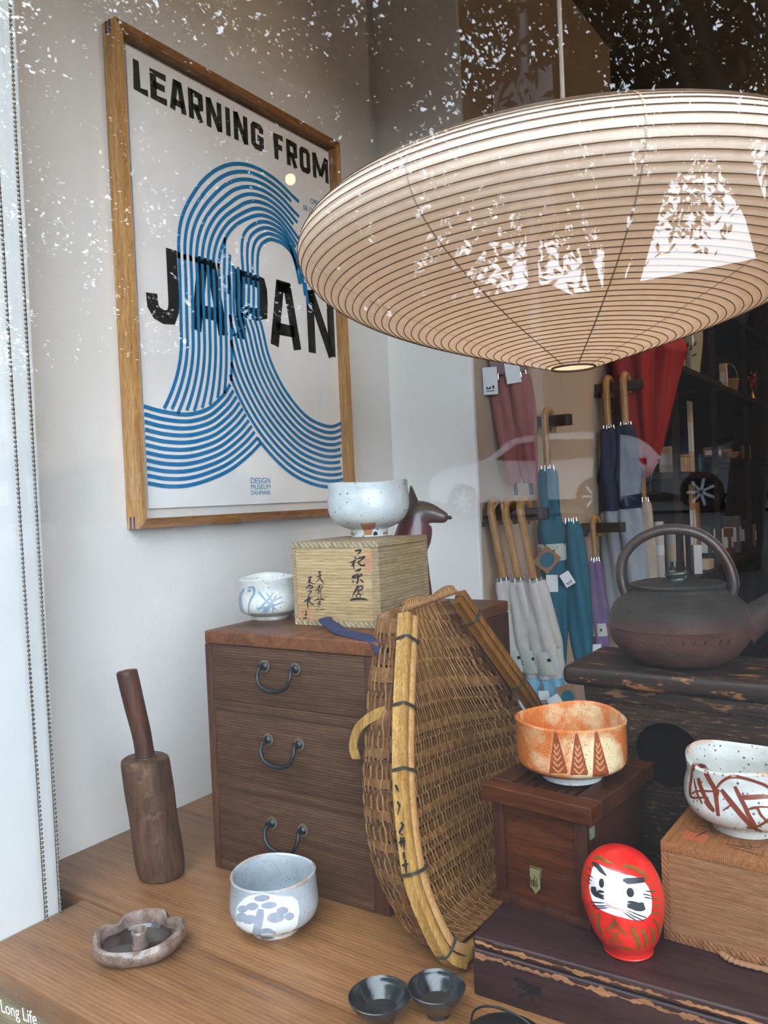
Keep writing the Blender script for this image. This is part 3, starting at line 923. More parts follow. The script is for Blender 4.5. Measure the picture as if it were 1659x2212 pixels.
S.fill([(1030, 1440), (1040, 1400), (1075, 1370), (1140, 1360), (1200, 1375), (1260, 1380), (1285, 1400), (1292, 1440), (1282, 1490), (1240, 1530), (1180, 1545), (1110, 1540), (1060, 1510), (1035, 1480)])
S.done('painted_medallion', M_SLIP, 'white slip medallion')
S = Stamp(o, (0.441, 0.291, 0.036), 1.028 / 1697 * 0.5, (1190, 1390))
for x, y, a, b in ((1140, 1380, 32, 13), (1100, 1408, 26, 15), (1168, 1408, 32, 13), (1062, 1415, 22, 14), (1055, 1445, 26, 18), (1090, 1455, 30, 18), (1195, 1455, 36, 20), (1222, 1432, 24, 15), (1250, 1455, 20, 15)):
    S.fill([(x + a * math.cos(k * PI / 8), y + b * math.sin(k * PI / 8)) for k in range(16)], 0.0007, 8, 8)
S.stroke([(1135, 1420), (1128, 1460), (1118, 1500), (1112, 1540)], 34, h=0.0007, taper=(.7, 1.2))
S.stroke([(1115, 1505), (1160, 1500), (1195, 1512)], 18, h=0.0008)
S.stroke([(1110, 1530), (1150, 1528), (1190, 1535)], 16, h=0.0008)
S.done('painted_tree', M_SLIPGREY, 'grey brushed tree')

# pale bowl with blue-grey grass strokes on the chest
M_SHINO = ceramic('shino_cream', srgb(206, 204, 194), srgb(184, 188, 186), srgb(120, 104, 86), 0.3, 24, 0.6, 170, 0.09, foot=(srgb(170, 158, 138), 0.005))
M_BLUEBR = plain('blue_grey_brush', srgb(128, 144, 160), 0.4, var=0.15, vscale=200)
t = thing('tea_bowl', 'cream tea bowl with blue-grey brush strokes behind the inscribed box', 'bowl', (0.258, 0.503, 0.3655), 0.4)
sh = [(0.0, .62), (.06, .78), (.16, .95), (.35, 1.0), (.65, .94), (.85, .96), (1.0, 1.0)]
o = MB().lathe(bowl_profile(0.0535, 0.067, 0.031, 0.006, 0.0045, sh), 72, wob(2.1, 0.02, 0.0022, 0.067, 1.5)).build('bowl_body', M_SHINO, t)
S = Stamp(o, (0.258, 0.503, 0.399), 1.298 / 1697 / 2.676, (255, 905))
for q in ([(90, 870), (80, 920), (95, 980)], [(110, 850), (90, 900), (105, 990)], [(130, 850), (160, 845), (165, 880), (140, 930), (135, 990)], [(190, 870), (230, 920), (290, 975)], [(215, 985), (260, 935), (320, 900)], [(185, 975), (240, 920), (275, 875)], [(235, 880), (265, 930), (270, 990)], [(180, 965), (250, 955), (330, 930)], [(290, 890), (250, 960), (225, 990)], [(130, 870), (150, 860)]):
    S.stroke(q, 13, taper=(.6, .4))
S.done('brush_pattern', M_BLUEBR, 'blue-grey brush strokes')
# ------------------------------------------------------------------ small chest of three drawers
M_TAN = wood('old_paulownia_front', srgb(86, 60, 40), srgb(128, 94, 66), 'X', 1.3, 0.6, 30, 0.35, stretch=20, lines=(0.0042, 'Z', 0.3))
M_TANZ = wood('old_paulownia_post', srgb(80, 54, 38), srgb(124, 90, 66), 'Z', 1.3, 0.6, 30, 0.35, stretch=16)
M_TANTOP = wood('chest_top', srgb(92, 56, 34), srgb(140, 90, 56), 'Y', 1.3, 0.45, 26, 0.3, stain=(srgb(64, 42, 30), 7, 0.56), stretch=14)
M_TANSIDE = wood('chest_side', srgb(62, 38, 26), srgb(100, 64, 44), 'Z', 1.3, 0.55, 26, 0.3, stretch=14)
M_IRON = plain('black_iron', srgb(52, 54, 54), 0.42, 0.75, var=0.2, vscale=90, bump=0.2, bscale=300)
M_PATINA = plain('iron_stain', srgb(88, 80, 68), 0.85, var=0.3, vscale=300)
TW, TD, TH = 0.318, 0.425, 0.365
ta = thing('drawer_chest', 'old brown wooden chest of three drawers with iron bail handles', 'chest', (0.241, 0.371, 0), math.radians(2.4))
MB().box(0, TW, 0, TD, TH - 0.02, TH, 0.004, 3).build('top_board', M_TANTOP, ta)
MB().box(0, 0.0125, 0.0005, TD, 0.0, TH - 0.0202, 0.0015).build('side_panel', M_TANSIDE, ta)
MB().box(TW - 0.0245, TW, 0.0005, TD, 0.0, TH - 0.0202, 0.0025).build('side_panel', M_TANSIDE, ta)
MB().box(0.0127, TW - 0.0247, 0.0005, TD, 0.0, 0.0135, 0.001).build('bottom_board', M_TAN, ta)
MB().box(0.0127, TW - 0.0247, TD - 0.01, TD - 0.001, 0.0137, TH - 0.0204).build('back_panel', M_TANSIDE, ta, smooth=0)
for z in (0.1275, 0.2465):
    MB().box(0.0127, TW - 0.0247, 0.001, 0.03, z, z + 0.0135, 0.001).build('rail', M_TAN, ta)
def bail_handle(parent, x, z):
    for s in (-1, 1):
        px = x + s * 0.0285
        ros = MB().lathe([(0.0005, 0.0), (0.009, 0.0), (0.0088, 0.0007), (0.0005, 0.0009)], 24, ax=Matrix.Translation((px, 0, z)) @ Matrix.Rotation(PI / 2, 4, 'X'))
        ros.build('rosette', M_PATINA, parent)
        b = MB().lathe([(0.0058, 0.0), (0.0062, 0.001), (0.0052, 0.0028), (0.003, 0.0044), (0.0034, 0.0078), (0.0042, 0.0095), (0.0038, 0.0118), (0.0006, 0.0128)], 20, ax=Matrix.Translation((px, -0.0006, z)) @ Matrix.Rotation(PI / 2, 4, 'X'))
        b.build('post', M_IRON, parent)
    pts = spline([(x - 0.0275, -0.0105, z + 0.001), (x - 0.030, -0.0135, z - 0.004), (x - 0.0292, -0.017, z - 0.014), (x - 0.021, -0.019, z - 0.0255), (x, -0.0195, z - 0.0305), (x + 0.021, -0.019, z - 0.0255), (x + 0.0292, -0.017, z - 0.014), (x + 0.030, -0.0135, z - 0.004), (x + 0.0275, -0.0105, z + 0.001)], 6)
    k = len(pts) - 1
    MB().tube(pts, [0.0021 + 0.0012 * math.sin(PI * i / k) for i in range(k + 1)], 12).build('handle', M_IRON, parent)
for z0, z1, hz in ((0.0142, 0.127, 0.0905), (0.1415, 0.246, 0.2125), (0.2605, 0.3442, 0.3195)):
    d = MB().box(0.0132, TW - 0.0252, 0.0025, TD - 0.02, z0, z1, 0.0012).build('drawer', M_TAN, ta)
    g = bail_handle(d, 0.149, hz)
    MB().box(0.0132 + 0.001, TW - 0.0262, 0.0019, 0.0028, z1 - 0.0022, z1 - 0.0012).build('front_lip', M_TAN, d, smooth=0)

# ------------------------------------------------------------------ paulownia tea-bowl box with brush writing
M_KIRI = wood('pale_paulownia', srgb(176, 146, 104), srgb(206, 180, 138), 'X', 1.4, 0.65, 30, 0.2, stretch=24, lines=(0.0048, 'Z', 0.16))
M_KIRIY = wood('pale_paulownia_side', srgb(150, 130, 100), srgb(184, 164, 130), 'Y', 1.4, 0.65, 30, 0.2, stretch=24, lines=(0.0048, 'Z', 0.16))
M_KIRIEND = wood('paulownia_end_grain', srgb(132, 118, 92), srgb(196, 178, 140), 'Z', 1.6, 0.7, 34, 0.2, stretch=14, lines=(0.0045, 'DIAGONAL', 0.35))
M_SEAL = plain('faded_red_seal', srgb(206, 132, 98), 0.8)
hb = thing('tea_bowl_box', 'pale wooden box with black brush writing on top of the drawer chest', 'box', (0.3465, 0.4615, 0.3655), math.radians(3.5))
BW, BD, BH = 0.158, 0.150, 0.128
MB().box(0, BW, 0, BD, BH - 0.0095, BH, 0.0015).build('lid', M_KIRIY, hb)
MB().box(0.0002, BW - 0.0002, -0.0003, 0.0006, BH - 0.0092, BH - 0.0008).build('lid_end_grain', M_KIRIEND, hb, smooth=0)
MB().box(0.0003, BW - 0.0003, 0.0003, BD - 0.0003, 0.0, 0.0092, 0.001).build('base_board', M_KIRIEND, hb)
MB().box(0.0075, BW - 0.0135, 0.0003, 0.0085, 0.0094, BH - 0.0097, 0.0003).build('front_board', M_KIRI, hb)
MB().box(0.0075, BW - 0.0135, BD - 0.0085, BD - 0.0005, 0.0094, BH - 0.0097).build('back_board', M_KIRI, hb)
MB().box(0.0003, 0.0073, 0.0003, BD - 0.0005, 0.0094, BH - 0.0097).build('side_board', M_KIRIY, hb)
MB().box(BW - 0.0133, BW - 0.0003, 0.0003, BD - 0.0005, 0.0094, BH - 0.0097).build('side_board', M_KIRIY, hb)
def HB(x, y, h):
    u = (x - (45 + 73 * (y - 255) / 1500)) / 1582
    return (u * BW, 0.0001 - h, BH * (1 - (y - 250 - 20 * u) / 1510))
mb = MB()
def br(m, fn, pts, w, h=0.0004, tp=(0.8, 0.3)):
    P = spline(pts, 6); k = len(P) - 1
    W = [w * (tp[0] + (1 - tp[0]) * math.sin(PI * min(1, i / k * 1.3))) * (1 if i < 0.65 * k else 1 - (1 - tp[1]) * (i - 0.65 * k) / (0.35 * k)) for i in range(k + 1)]
    m.ribbon([(q[0], q[1]) for q in P], W, fn, h)
for w, pts in ((34, [(1235, 435), (1330, 418), (1312, 465), (1268, 492)]), (30, [(1228, 545), (1262, 560)]), (24, [(1150, 640), (1225, 605), (1275, 572)]), (28, [(1228, 590), (1212, 680), (1224, 758)]), (22, [(1215, 635), (1170, 705)]),
               (26, [(1280, 565), (1405, 535), (1345, 590), (1295, 645)]), (26, [(1315, 600), (1300, 650), (1385, 690), (1402, 668), (1335, 705)]),
               (28, [(1240, 785), (1335, 748), (1280, 805)]), (30, [(1295, 835), (1210, 870), (1200, 895), (1300, 880), (1365, 835), (1300, 830)]), (30, [(1298, 845), (1290, 930), (1278, 990), (1250, 985)]), (22, [(1215, 945), (1188, 988)]), (24, [(1325, 930), (1378, 965), (1350, 985)]),
               (28, [(1278, 1045), (1255, 1100), (1215, 1180), (1188, 1232)]), (20, [(1260, 1060), (1300, 1045), (1285, 1110), (1245, 1130)]), (26, [(1312, 1050), (1368, 1045), (1362, 1100), (1312, 1118), (1300, 1160), (1340, 1182), (1395, 1165)]), (18, [(1245, 1205), (1300, 1180), (1350, 1200)]), (16, [(1270, 1200), (1262, 1262)]), (16, [(1332, 1190), (1328, 1262)]), (36, [(1158, 1288), (1250, 1266), (1400, 1266), (1468, 1288)]),
               (22, [(565, 800), (632, 788)]), (16, [(600, 800), (590, 850)]), (20, [(540, 885), (645, 848)]), (18, [(602, 810), (595, 900), (515, 1002)]), (24, [(598, 890), (640, 960), (684, 1008)]),
               (14, [(568, 1040), (642, 1020)]), (14, [(556, 1066), (612, 1058)]), (14, [(548, 1090), (612, 1080)]), (16, [(588, 1025), (602, 1092)]), (16, [(506, 1132), (572, 1110), (560, 1192)]), (14, [(582, 1120), (574, 1192)]), (14, [(640, 1030), (642, 1088), (612, 1102), (612, 1150), (652, 1160)]), (10, [(600, 1100), (610, 1200), (650, 1272), (692, 1290), (730, 1218)]),
               (20, [(490, 1312), (560, 1288), (662, 1290), (650, 1312)]), (12, [(572, 1248), (560, 1285)]), (12, [(602, 1250), (640, 1288)]), (16, [(556, 1332), (612, 1320), (560, 1372), (612, 1370), (568, 1422), (592, 1442)]), (12, [(518, 1482), (572, 1458)]), (12, [(588, 1478), (602, 1490)]), (12, [(610, 1480), (650, 1458), (678, 1478)]),
               (20, [(368, 905), (432, 885), (410, 930), (345, 1002)]), (18, [(378, 930), (422, 940), (388, 992), (450, 980)]), (16, [(400, 960), (452, 1002), (520, 1000)]), (20, [(332, 1092), (400, 1040), (465, 1062), (420, 1102), (335, 1082)]), (16, [(392, 1010), (432, 1102)]), (18, [(368, 1152), (442, 1140), (400, 1192), (432, 1196)]), (18, [(295, 1332), (400, 1272), (472, 1250)]), (26, [(392, 1210), (370, 1350), (376, 1472)]), (16, [(370, 1320), (305, 1330)]), (20, [(422, 1260), (402, 1330), (468, 1382), (484, 1360)]), (20, [(330, 1488), (336, 1550), (330, 1640)]), (16, [(268, 1528), (286, 1540)]), (16, [(300, 1572), (372, 1560)]), (22, [(284, 1638), (372, 1630)])):
    br(mb, HB, pts, w)
mb.build('brush_lettering', M_BLACK, hb, smooth=0, label='black brush calligraphy')
mb = MB()
def outline(pts, w):
    mb.ribbon(pts + [pts[0]], w, HB, 0.0002)
outline([(1392, 450), (1420, 425), (1500, 425), (1525, 450), (1525, 750), (1495, 785), (1420, 785), (1392, 750)], 11)
for y in (470, 520, 570): mb.ribbon([(1400, y), (1515, y - 4)], 9, HB, 0.0002)
for x in (1432, 1462, 1490): mb.ribbon([(x, 440), (x, 580)], 8, HB, 0.0002)
for k in range(5): mb.ribbon([(1412, 620 + 28 * k), (1505, 612 + 30 * k)], 12, HB, 0.0002)
for x in (1430, 1468, 1500): mb.ribbon([(x, 610), (x - 4, 750)], 10, HB, 0.0002)
outline([(228, 1425), (432, 1422), (450, 1670), (250, 1672)], 10)
for k in range(6):
    mb.ribbon([(240, 1450 + 38 * k), (438, 1446 + 38 * k)], 7, HB, 0.0002)
    mb.ribbon([(250 + 36 * k, 1430), (262 + 36 * k, 1665)], 7, HB, 0.0002)
mb.build('red_seal', M_SEAL, hb, smooth=0, label='two faded red seal stamps')

# navy cloth strap lying under the box
M_NAVY = plain('navy_cloth', srgb(34, 40, 72), 0.9, var=0.2, vscale=300, bump=0.5, bscale=500)
t = thing('cloth_strap', 'flat navy cloth strap hanging over the edge of the drawer chest', 'strap', (0.42, 0.44, 0.3655))
pts = spline([(-0.006, 0.017, 0.0145), (0.0, 0.006, 0.0135), (0.022, -0.004, 0.008), (0.05, -0.02, 0.004), (0.085, -0.034, 0.0032), (0.118, -0.044, 0.002), (0.135, -0.0495, -0.002), (0.143, -0.053, -0.012), (0.145, -0.054, -0.026)], 6)
mb = MB(); V = []; F = []
for i, q in enumerate(pts):
    a = Vector(pts[max(i - 1, 0)]); b = Vector(pts[min(i + 1, len(pts) - 1)])
    d = (b - a).normalized(); s = d.cross(Vector((0, -0.25, 1))).normalized() * 0.0095
    nn = s.cross(d).normalized()
    if nn.z < 0: nn = -nn
    c = Vector(q)
    for e, hh in ((-1, 0), (-0.5, 0.0012), (0, 0.0016), (0.5, 0.0012), (1, 0)):
        V.append(tuple(c + s * e + nn * hh))
    for e in (1, 0.5, 0, -0.5, -1):
        V.append(tuple(c + s * e - nn * 0.0008))
for i in range(len(pts) - 1):
    for j in range(10):
        j2 = (j + 1) % 10
        F.append((i * 10 + j, i * 10 + j2, i * 10 + 10 + j2, i * 10 + 10 + j))
F += [tuple(range(9, -1, -1)), tuple((len(pts) - 1) * 10 + j for j in range(10))]
mb.add(V, F).build('strap_band', M_NAVY, t)

# white Hagi bowl on the box
M_HAGI = ceramic('white_crackle_glaze', srgb(198, 206, 208), srgb(214, 220, 220), srgb(96, 80, 70), 0.25, 14, 1.0, 95, 0.085, coat=0.4)
M_RAW = plain('bare_clay', srgb(176, 116, 72), 0.8, var=0.15, vscale=90)
t = thing('tea_bowl', 'white crackled tea bowl with a notched foot standing on the inscribed box', 'bowl', (0.392, 0.606, 0.3655 + BH), 0.2)
sh = [(0.0, .46), (.08, .68), (.2, .86), (.38, .97), (.6, .985), (.82, .96), (1.0, .965)]
o = MB().lathe(bowl_profile(0.0685, 0.088, 0.030, 0.012, 0.005, sh), 90, wob(0.7, 0.012, 0.0015, 0.088, 2.0)).build('bowl_body', M_HAGI, t)
fr_ = facing((0.392, 0.606, 0.5))
S = Stamp(o, (0.392, 0.606, 0.500), 1.308 / 1697 / 2.676, (830, 545))
S.fill([(778, 492), (862, 490), (866, 510), (848, 530), (842, 563), (798, 563), (800, 540), (786, 520)], 0.0006, 14, 8)
S.fill([(716, 552), (726, 545), (745, 552), (750, 566), (716, 564)], 0.0006, 6, 6)
S.fill([(905, 548), (940, 538), (955, 548), (950, 556), (905, 560)], 0.0006, 6, 6)
S.done('bare_clay_patch', M_RAW, 'bare orange clay at the foot')
M_DARK = plain('notch_shade_black', (0.004, 0.004, 0.004), 1.0)  # flat black for the shade inside the notch of the foot
S = Stamp(o, (0.392, 0.606, 0.500), 1.308 / 1697 / 2.676, (830, 545))
S.fill([(850, 558), (852, 548), (862, 542), (872, 545), (876, 560), (870, 565), (852, 566)], 0.0008, 8, 6)
S.done('foot_notch_shade', M_DARK, 'black patch painted for the shaded notch in the foot')

# seated dog figurine
M_DOG = NT('bronze_red_glaze'); co_ = M_DOG.coords(rnd=False)
sx_ = M_DOG.n('ShaderNodeSeparateXYZ'); M_DOG.set(sx_, 0, M_DOG.n('ShaderNodeTexCoord').outputs['Object'])
M_DOG.base(M_DOG.ramp(M_DOG.math('MULTIPLY', sx_.outputs['Z'], 5.0), [(0.66, srgb(96, 44, 50)), (0.82, srgb(76, 66, 60))])); M_DOG.p(rough=0.32, spec=0.6, coat=0.3)
M_DOG.bump(M_DOG.noise(co_, 160, 4), 0.6, 0.001); M_DOG = M_DOG.m
t = thing('dog_figurine', 'dark glazed dog figurine with pointed ears looking out behind the white bowl', 'figurine', (0.418, 0.705, 0.3655), math.radians(28))
def skin(name, verts, edges, radii, m, parent, sub=2, root=0):
    me = bpy.data.meshes.new(name)
    me.from_pydata(verts, edges, [])
    o = bpy.data.objects.new(name, me)
    link(o, parent)
    sm = o.modifiers.new('skin', 'SKIN')
    for i, r in enumerate(radii):
        sv = me.skin_vertices[0].data[i]
        sv.radius = r if isinstance(r, tuple) else (r, r)
        sv.use_root = (i == root)
    ss = o.modifiers.new('sub', 'SUBSURF'); ss.levels = ss.render_levels = sub
    dg = bpy.context.evaluated_depsgraph_get()
    me2 = bpy.data.meshes.new_from_object(o.evaluated_get(dg))
    o.modifiers.clear(); o.data = me2; me2.name = name
    me2.materials.clear(); me2.materials.append(m); me2.shade_smooth()
    return o
vv = [(-0.045, 0, 0.03), (-0.025, 0, 0.065), (-0.006, 0, 0.105), (0.000, 0, 0.132), (0.004, 0, 0.152), (0.013, 0, 0.163), (0.030, 0, 0.160), (0.046, 0, 0.153), (0.060, 0, 0.1495),
      (0.006, 0.02, 0.09), (0.012, 0.022, 0.045), (0.016, 0.022, 0.006), (0.006, -0.02, 0.09), (0.012, -0.022, 0.045), (0.016, -0.022, 0.006),
      (-0.03, 0.03, 0.03), (0.0, 0.034, 0.008), (-0.03, -0.03, 0.03), (0.0, -0.034, 0.008), (-0.068, 0.0, 0.05), (-0.075, 0.0, 0.10), (-0.066, 0.0, 0.125)]
ee = [(0, 1), (1, 2), (2, 3), (3, 4), (4, 5), (5, 6), (6, 7), (7, 8), (2, 9), (9, 10), (10, 11), (2, 12), (12, 13), (13, 14), (0, 15), (15, 16), (0, 17), (17, 18), (0, 19), (19, 20), (20, 21)]
rr = [0.034, 0.034, 0.034, 0.034, 0.032, 0.029, 0.019, 0.0125, 0.0095, 0.014, 0.010, 0.010, 0.014, 0.010, 0.010, 0.018, 0.010, 0.018, 0.010, 0.016, 0.016, 0.006]
skin('body', vv, ee, rr, M_DOG, t, 2)
for s_ in (-1, 1):
    MB().add([(-0.012, s_ * 0.006, 0.172), (0.010, s_ * 0.006, 0.177), (0.0, s_ * 0.021, 0.168), (-0.003, s_ * 0.0165, 0.211), (-0.008, s_ * 0.004, 0.170), (0.004, s_ * 0.0165, 0.190)], [(0, 1, 3), (1, 5, 3), (5, 2, 3), (1, 2, 5), (2, 0, 3), (0, 2, 1)]).build('ear', M_DOG, t, smooth=60, fixn=True)
MB().lathe([(0.0005, 0), (0.0035, 0.001), (0.0042, 0.0035), (0.003, 0.006), (0.0005, 0.007)], 12, ax=Matrix.Translation((0.0615, 0, 0.1475))).build('nose', M_BLACK, t)
for s_ in (-1, 1):
    MB().lathe([(0.0003, -0.0022), (0.0022, 0), (0.0003, 0.0022)], 10, ax=Matrix.Translation((0.0285, s_ * 0.0155, 0.1645))).build('eye', M_BLACK, t)

# ------------------------------------------------------------------ winnowing basket
M_BAMBOO = wood('pale_bamboo', srgb(172, 128, 66), srgb(214, 172, 104), 'Z', 1.2, 0.4, 26, 0.15, stretch=14)
M_BAMBOO2 = wood('inner_bamboo', srgb(190, 140, 84), srgb(222, 178, 122), 'Z', 1.2, 0.5, 36, 0.3, stretch=22)
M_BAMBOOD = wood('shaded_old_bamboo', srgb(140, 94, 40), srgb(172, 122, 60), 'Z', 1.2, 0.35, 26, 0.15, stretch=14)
M_WEAVE = wood('woven_splint', srgb(134, 98, 60), srgb(190, 148, 98), 'Z', 1.2, 0.6, 40, 0.3, stretch=6)
M_WEFT = wood('weft_splint', srgb(74, 48, 30), srgb(124, 86, 54), 'Y', 1.2, 0.6, 40, 0.3, stretch=6)
M_WEFTL = wood('pale_weft_splint', srgb(120, 84, 52), srgb(172, 130, 84), 'Y', 1.2, 0.6, 40, 0.3, stretch=6)
M_WIRE = plain('green_binding_wire', srgb(62, 68, 58), 0.5, 0.4)
ba = thing('winnowing_basket', 'woven bamboo winnowing basket leaning against the right side of the drawer chest', 'basket', (0.60, 0.30, 0.0))
BO = Vector((0.60, 0.30, 0.0))
LR = [(0.600, 0.393, 0.401), (0.618, 0.351, 0.322), (0.632, 0.322, 0.263), (0.643, 0.303, 0.216), (0.654, 0.291, 0.168), (0.665, 0.286, 0.119), (0.677, 0.296, 0.070), (0.686, 0.312, 0.033), (0.692, 0.336, 0.014)]
RR = [(0.600, 0.523, 0.408), (0.620, 0.584, 0.326), (0.643, 0.655, 0.233), (0.652, 0.681, 0.19), (0.662, 0.694, 0.145), (0.671, 0.694, 0.105), (0.681, 0.676, 0.062), (0.688, 0.64, 0.032), (0.693, 0.59, 0.014)]
LRs, RRs = np.array(spline(LR, 10)), np.array(spline(RR, 10))
def lerp_curve(C, t):
    x = t * (len(C) - 1); i = min(int(x), len(C) - 2); f = x - i
    return C[i] * (1 - f) + C[i + 1] * f
NB = Vector((0.973, -0.011, 0.23)).normalized()
def basket(s, t, h=0.0):
    """s across 0..1, t from the braided top edge 0 to the bottom 1"""
    L, R = lerp_curve(LRs, t), lerp_curve(RRs, t)
    p = Vector(L * (1 - s) + R * s)
    e = max(0.0, 1 - abs(2 * s - 1) ** 5.0) ** 0.5
    d = (0.068 + 0.038 * math.exp(-((s - 0.10) / 0.09) ** 2)) * e * (0.42 + 0.58 * math.sin(PI * min(1.0, 0.12 + 0.78 * t)) ) * (1 - 0.75 * max(0, (t - 0.82) / 0.18) ** 2)
    return p - NB * (d + 0.004) + NB * h - BO
def strip_mesh(mb, path, wid, thick=0.0008):
    """flat splint along a path of (point, side vector, normal)"""
    V, F = [], []
    for c, s, n in path:
        for a, b in ((-1, 1), (1, 1), (1, -1), (-1, -1)):
            V.append(tuple(c + s * (a * wid / 2) + n * (b * thick / 2)))
    for i in range(len(path) - 1):
        for j in range(4):
            F.append((i * 4 + j, i * 4 + (j + 1) % 4, i * 4 + 4 + (j + 1) % 4, i * 4 + 4 + j))
    F += [(3, 2, 1, 0), tuple((len(path) - 1) * 4 + j for j in range(4))]
    mb.add(V, F)
NROW = 34
mb = MB(); mbl = MB()
for r in range(NROW):
    t0 = (r + 0.5) / NROW
    path = []
    for i in range(41):
        s = 0.004 + 0.992 * i / 40
        arch = -0.035 * math.sin(PI * s) * (1 - t0)
        t = min(max(t0 + arch, 0.0), 1.0)
        c = basket(s, t); a = basket(min(s + 0.01, 1), t); b = basket(s, min(t + 0.01, 1)); b0 = basket(s, max(t - 0.01, 0))
        dv = (b - b0).normalized(); n = (a - c).cross(dv).normalized() if (a - c).length > 1e-6 else NB
        if n.dot(NB) < 0: n = -n
        path.append((c, dv, n))
    L = (basket(0.5, min(1, t0 + 0.5 / NROW)) - basket(0.5, max(0, t0 - 0.5 / NROW))).length
    strip_mesh(mbl if r % 3 == 0 else mb, path, L * (0.98 if r % 3 == 0 else 0.8))
mb.build('weft_bands', M_WEFT, ba, smooth=0, kind='stuff')
mbl.build('weft_bands', M_WEFTL, ba, smooth=0, kind='stuff')
mb = MB(); mb2 = MB()
NS = 108
for k in range(NS):
    s = 0.006 + 0.988 * k / (NS - 1)
    path = []
    M = NROW * 3
    for i in range(M + 1):
        t = i / M
        arch = -0.035 * math.sin(PI * s) * (1 - t)
        ph = (t - arch) * NROW
        w = math.sin(2 * PI * (ph / 3.0 + (k % 2) / 2.0 - 0.05))
        h = 0.0014 * max(-1, min(1, 0.5 + w * 2.2))
        ss = s + 0.0008 * math.sin(k * 1.7 + t * 9) * (1 - abs(2 * s - 1))
        c = basket(ss, t, h); c1 = basket(ss, min(t + 0.01, 1)); c0 = basket(ss, max(t - 0.01, 0))
        e = basket(min(ss + 0.01, 1), t) - basket(max(ss - 0.01, 0), t)
        n = e.cross(c1 - c0).normalized() if e.length > 1e-6 else NB
        if n.dot(NB) < 0: n = -n
        path.append((c, e.normalized(), n))
    w0 = (basket(min(s + 0.5 / NS, 1), 0.5) - basket(max(s - 0.5 / NS, 0), 0.5)).length
    strip_mesh(mb if k % 3 else mb2, path, min(0.0030, max(0.0012, w0 * 0.62)), 0.0007)
mb.build('warp_splints', M_WEAVE, ba, smooth=0, kind='stuff')
mb2.build('warp_splints', M_BAMBOOD, ba, smooth=0, kind='stuff')
# rim: an outer and an inner bamboo slat clamped along each side
def slat(C, off_y, off_n, w, d, m, name, ta=0.0, tb=1.0):
    mb = MB(); V = []; F = []
    N = 60
    for i in range(N + 1):
        t = ta + (tb - ta) * i / N
        p = Vector(lerp_curve(C, t)); a = Vector(lerp_curve(C, max(t - 0.01, 0))); b = Vector(lerp_curve(C, min(t + 0.01, 1)))
        tg = (b - a).normalized(); sd = NB.cross(tg).normalized()
        p = p + sd * off_y + NB * off_n - BO
        for x, y in ((-1, -1), (-0.7, -0.2), (-1, 1), (-0.3, 1.25), (0.4, 1.2), (1, 1), (1, -1)):
            V.append(tuple(p + sd * (x * w / 2) + NB * (y * d / 2)))
    for i in range(N):
        for j in range(7):
            F.append((i * 7 + j, i * 7 + (j + 1) % 7, i * 7 + 7 + (j + 1) % 7, i * 7 + 7 + j))
    F += [tuple(range(6, -1, -1)), tuple(N * 7 + j for j in range(7))]
    mb.add(V, F)
    return mb.build(name, m, ba, smooth=40, fixn=True)
RIMC = np.concatenate([LRs, np.array([(0.695, 0.40, 0.008), (0.696, 0.46, 0.006), (0.696, 0.52, 0.008)]), RRs[::-1]])
slat(LRs, -0.0075, 0.004, 0.0125, 0.014, M_BAMBOO, 'rim_slat')
slat(LRs, 0.0065, 0.004, 0.0115, 0.013, M_BAMBOO2, 'rim_slat')
slat(RRs, 0.0080, 0.004, 0.0125, 0.014, M_BAMBOOD, 'rim_slat')
slat(RRs, -0.0065, 0.004, 0.0125, 0.013, M_BAMBOOD, 'rim_slat')
slat(np.array(spline([(0.692, 0.336, 0.014), (0.695, 0.40, 0.0095), (0.696, 0.46, 0.009), (0.695, 0.53, 0.0095), (0.693, 0.59, 0.014)], 10)), 0.0, 0.004, 0.013, 0.013, M_BAMBOO, 'rim_slat')
for C, ts in ((LRs, (0.045, 0.17, 0.33, 0.60, 0.86)), (RRs, (0.05, 0.2, 0.33, 0.5))):
    for t in ts:
        p = Vector(lerp_curve(C, t)); a = Vector(lerp_curve(C, max(t - 0.01, 0))); b = Vector(lerp_curve(C, min(t + 0.01, 1)))
        tg = (b - a).normalized(); sd = NB.cross(tg).normalized(); sg = 1
        mb = MB()
        for dt in (-0.0014, 0.0008):
            pts = []
            for k in range(28):
                an = 2 * PI * k / 28
                ce, se = math.cos(an), math.sin(an)
                sx = 0.0145 * math.copysign(abs(ce) ** 0.5, ce); sy = 0.0102 * math.copysign(abs(se) ** 0.5, se)
                pts.append(tuple(p + sd * sx + NB * (0.0045 + sy) + tg * (dt + 0.0012 * math.sin(an * 2)) - BO))
            mb.tube(pts, 0.0009, 6, closed=True)
        mb.build('binding_wire', M_WIRE, ba)
# braided top edge
mb = MB()
A_, B_ = Vector(LR[0]), Vector(RR[0])
for k in range(26):
    f = k / 25
    c = A_.lerp(B_, f) + Vector((-0.006, 0, 0.010 + 0.003 * math.sin(f * 9))) - BO
    pts = []
    for j in range(9):
        an = -0.8 + 4.4 * j / 8
        pts.append(tuple(c + Vector((0.006 * math.cos(an) , (j - 4) * 0.0018, 0.0058 * math.sin(an)))))
    mb.tube(pts, 0.0013, 6)
for o_ in (-0.003, 0.004):
    mb.tube([tuple(A_.lerp(B_, f / 8) + Vector((o_ - 0.004, 0, 0.009)) - BO) for f in range(9)], 0.0035, 8)
mb.build('braided_edge', M_WEAVE, ba, kind='stuff')
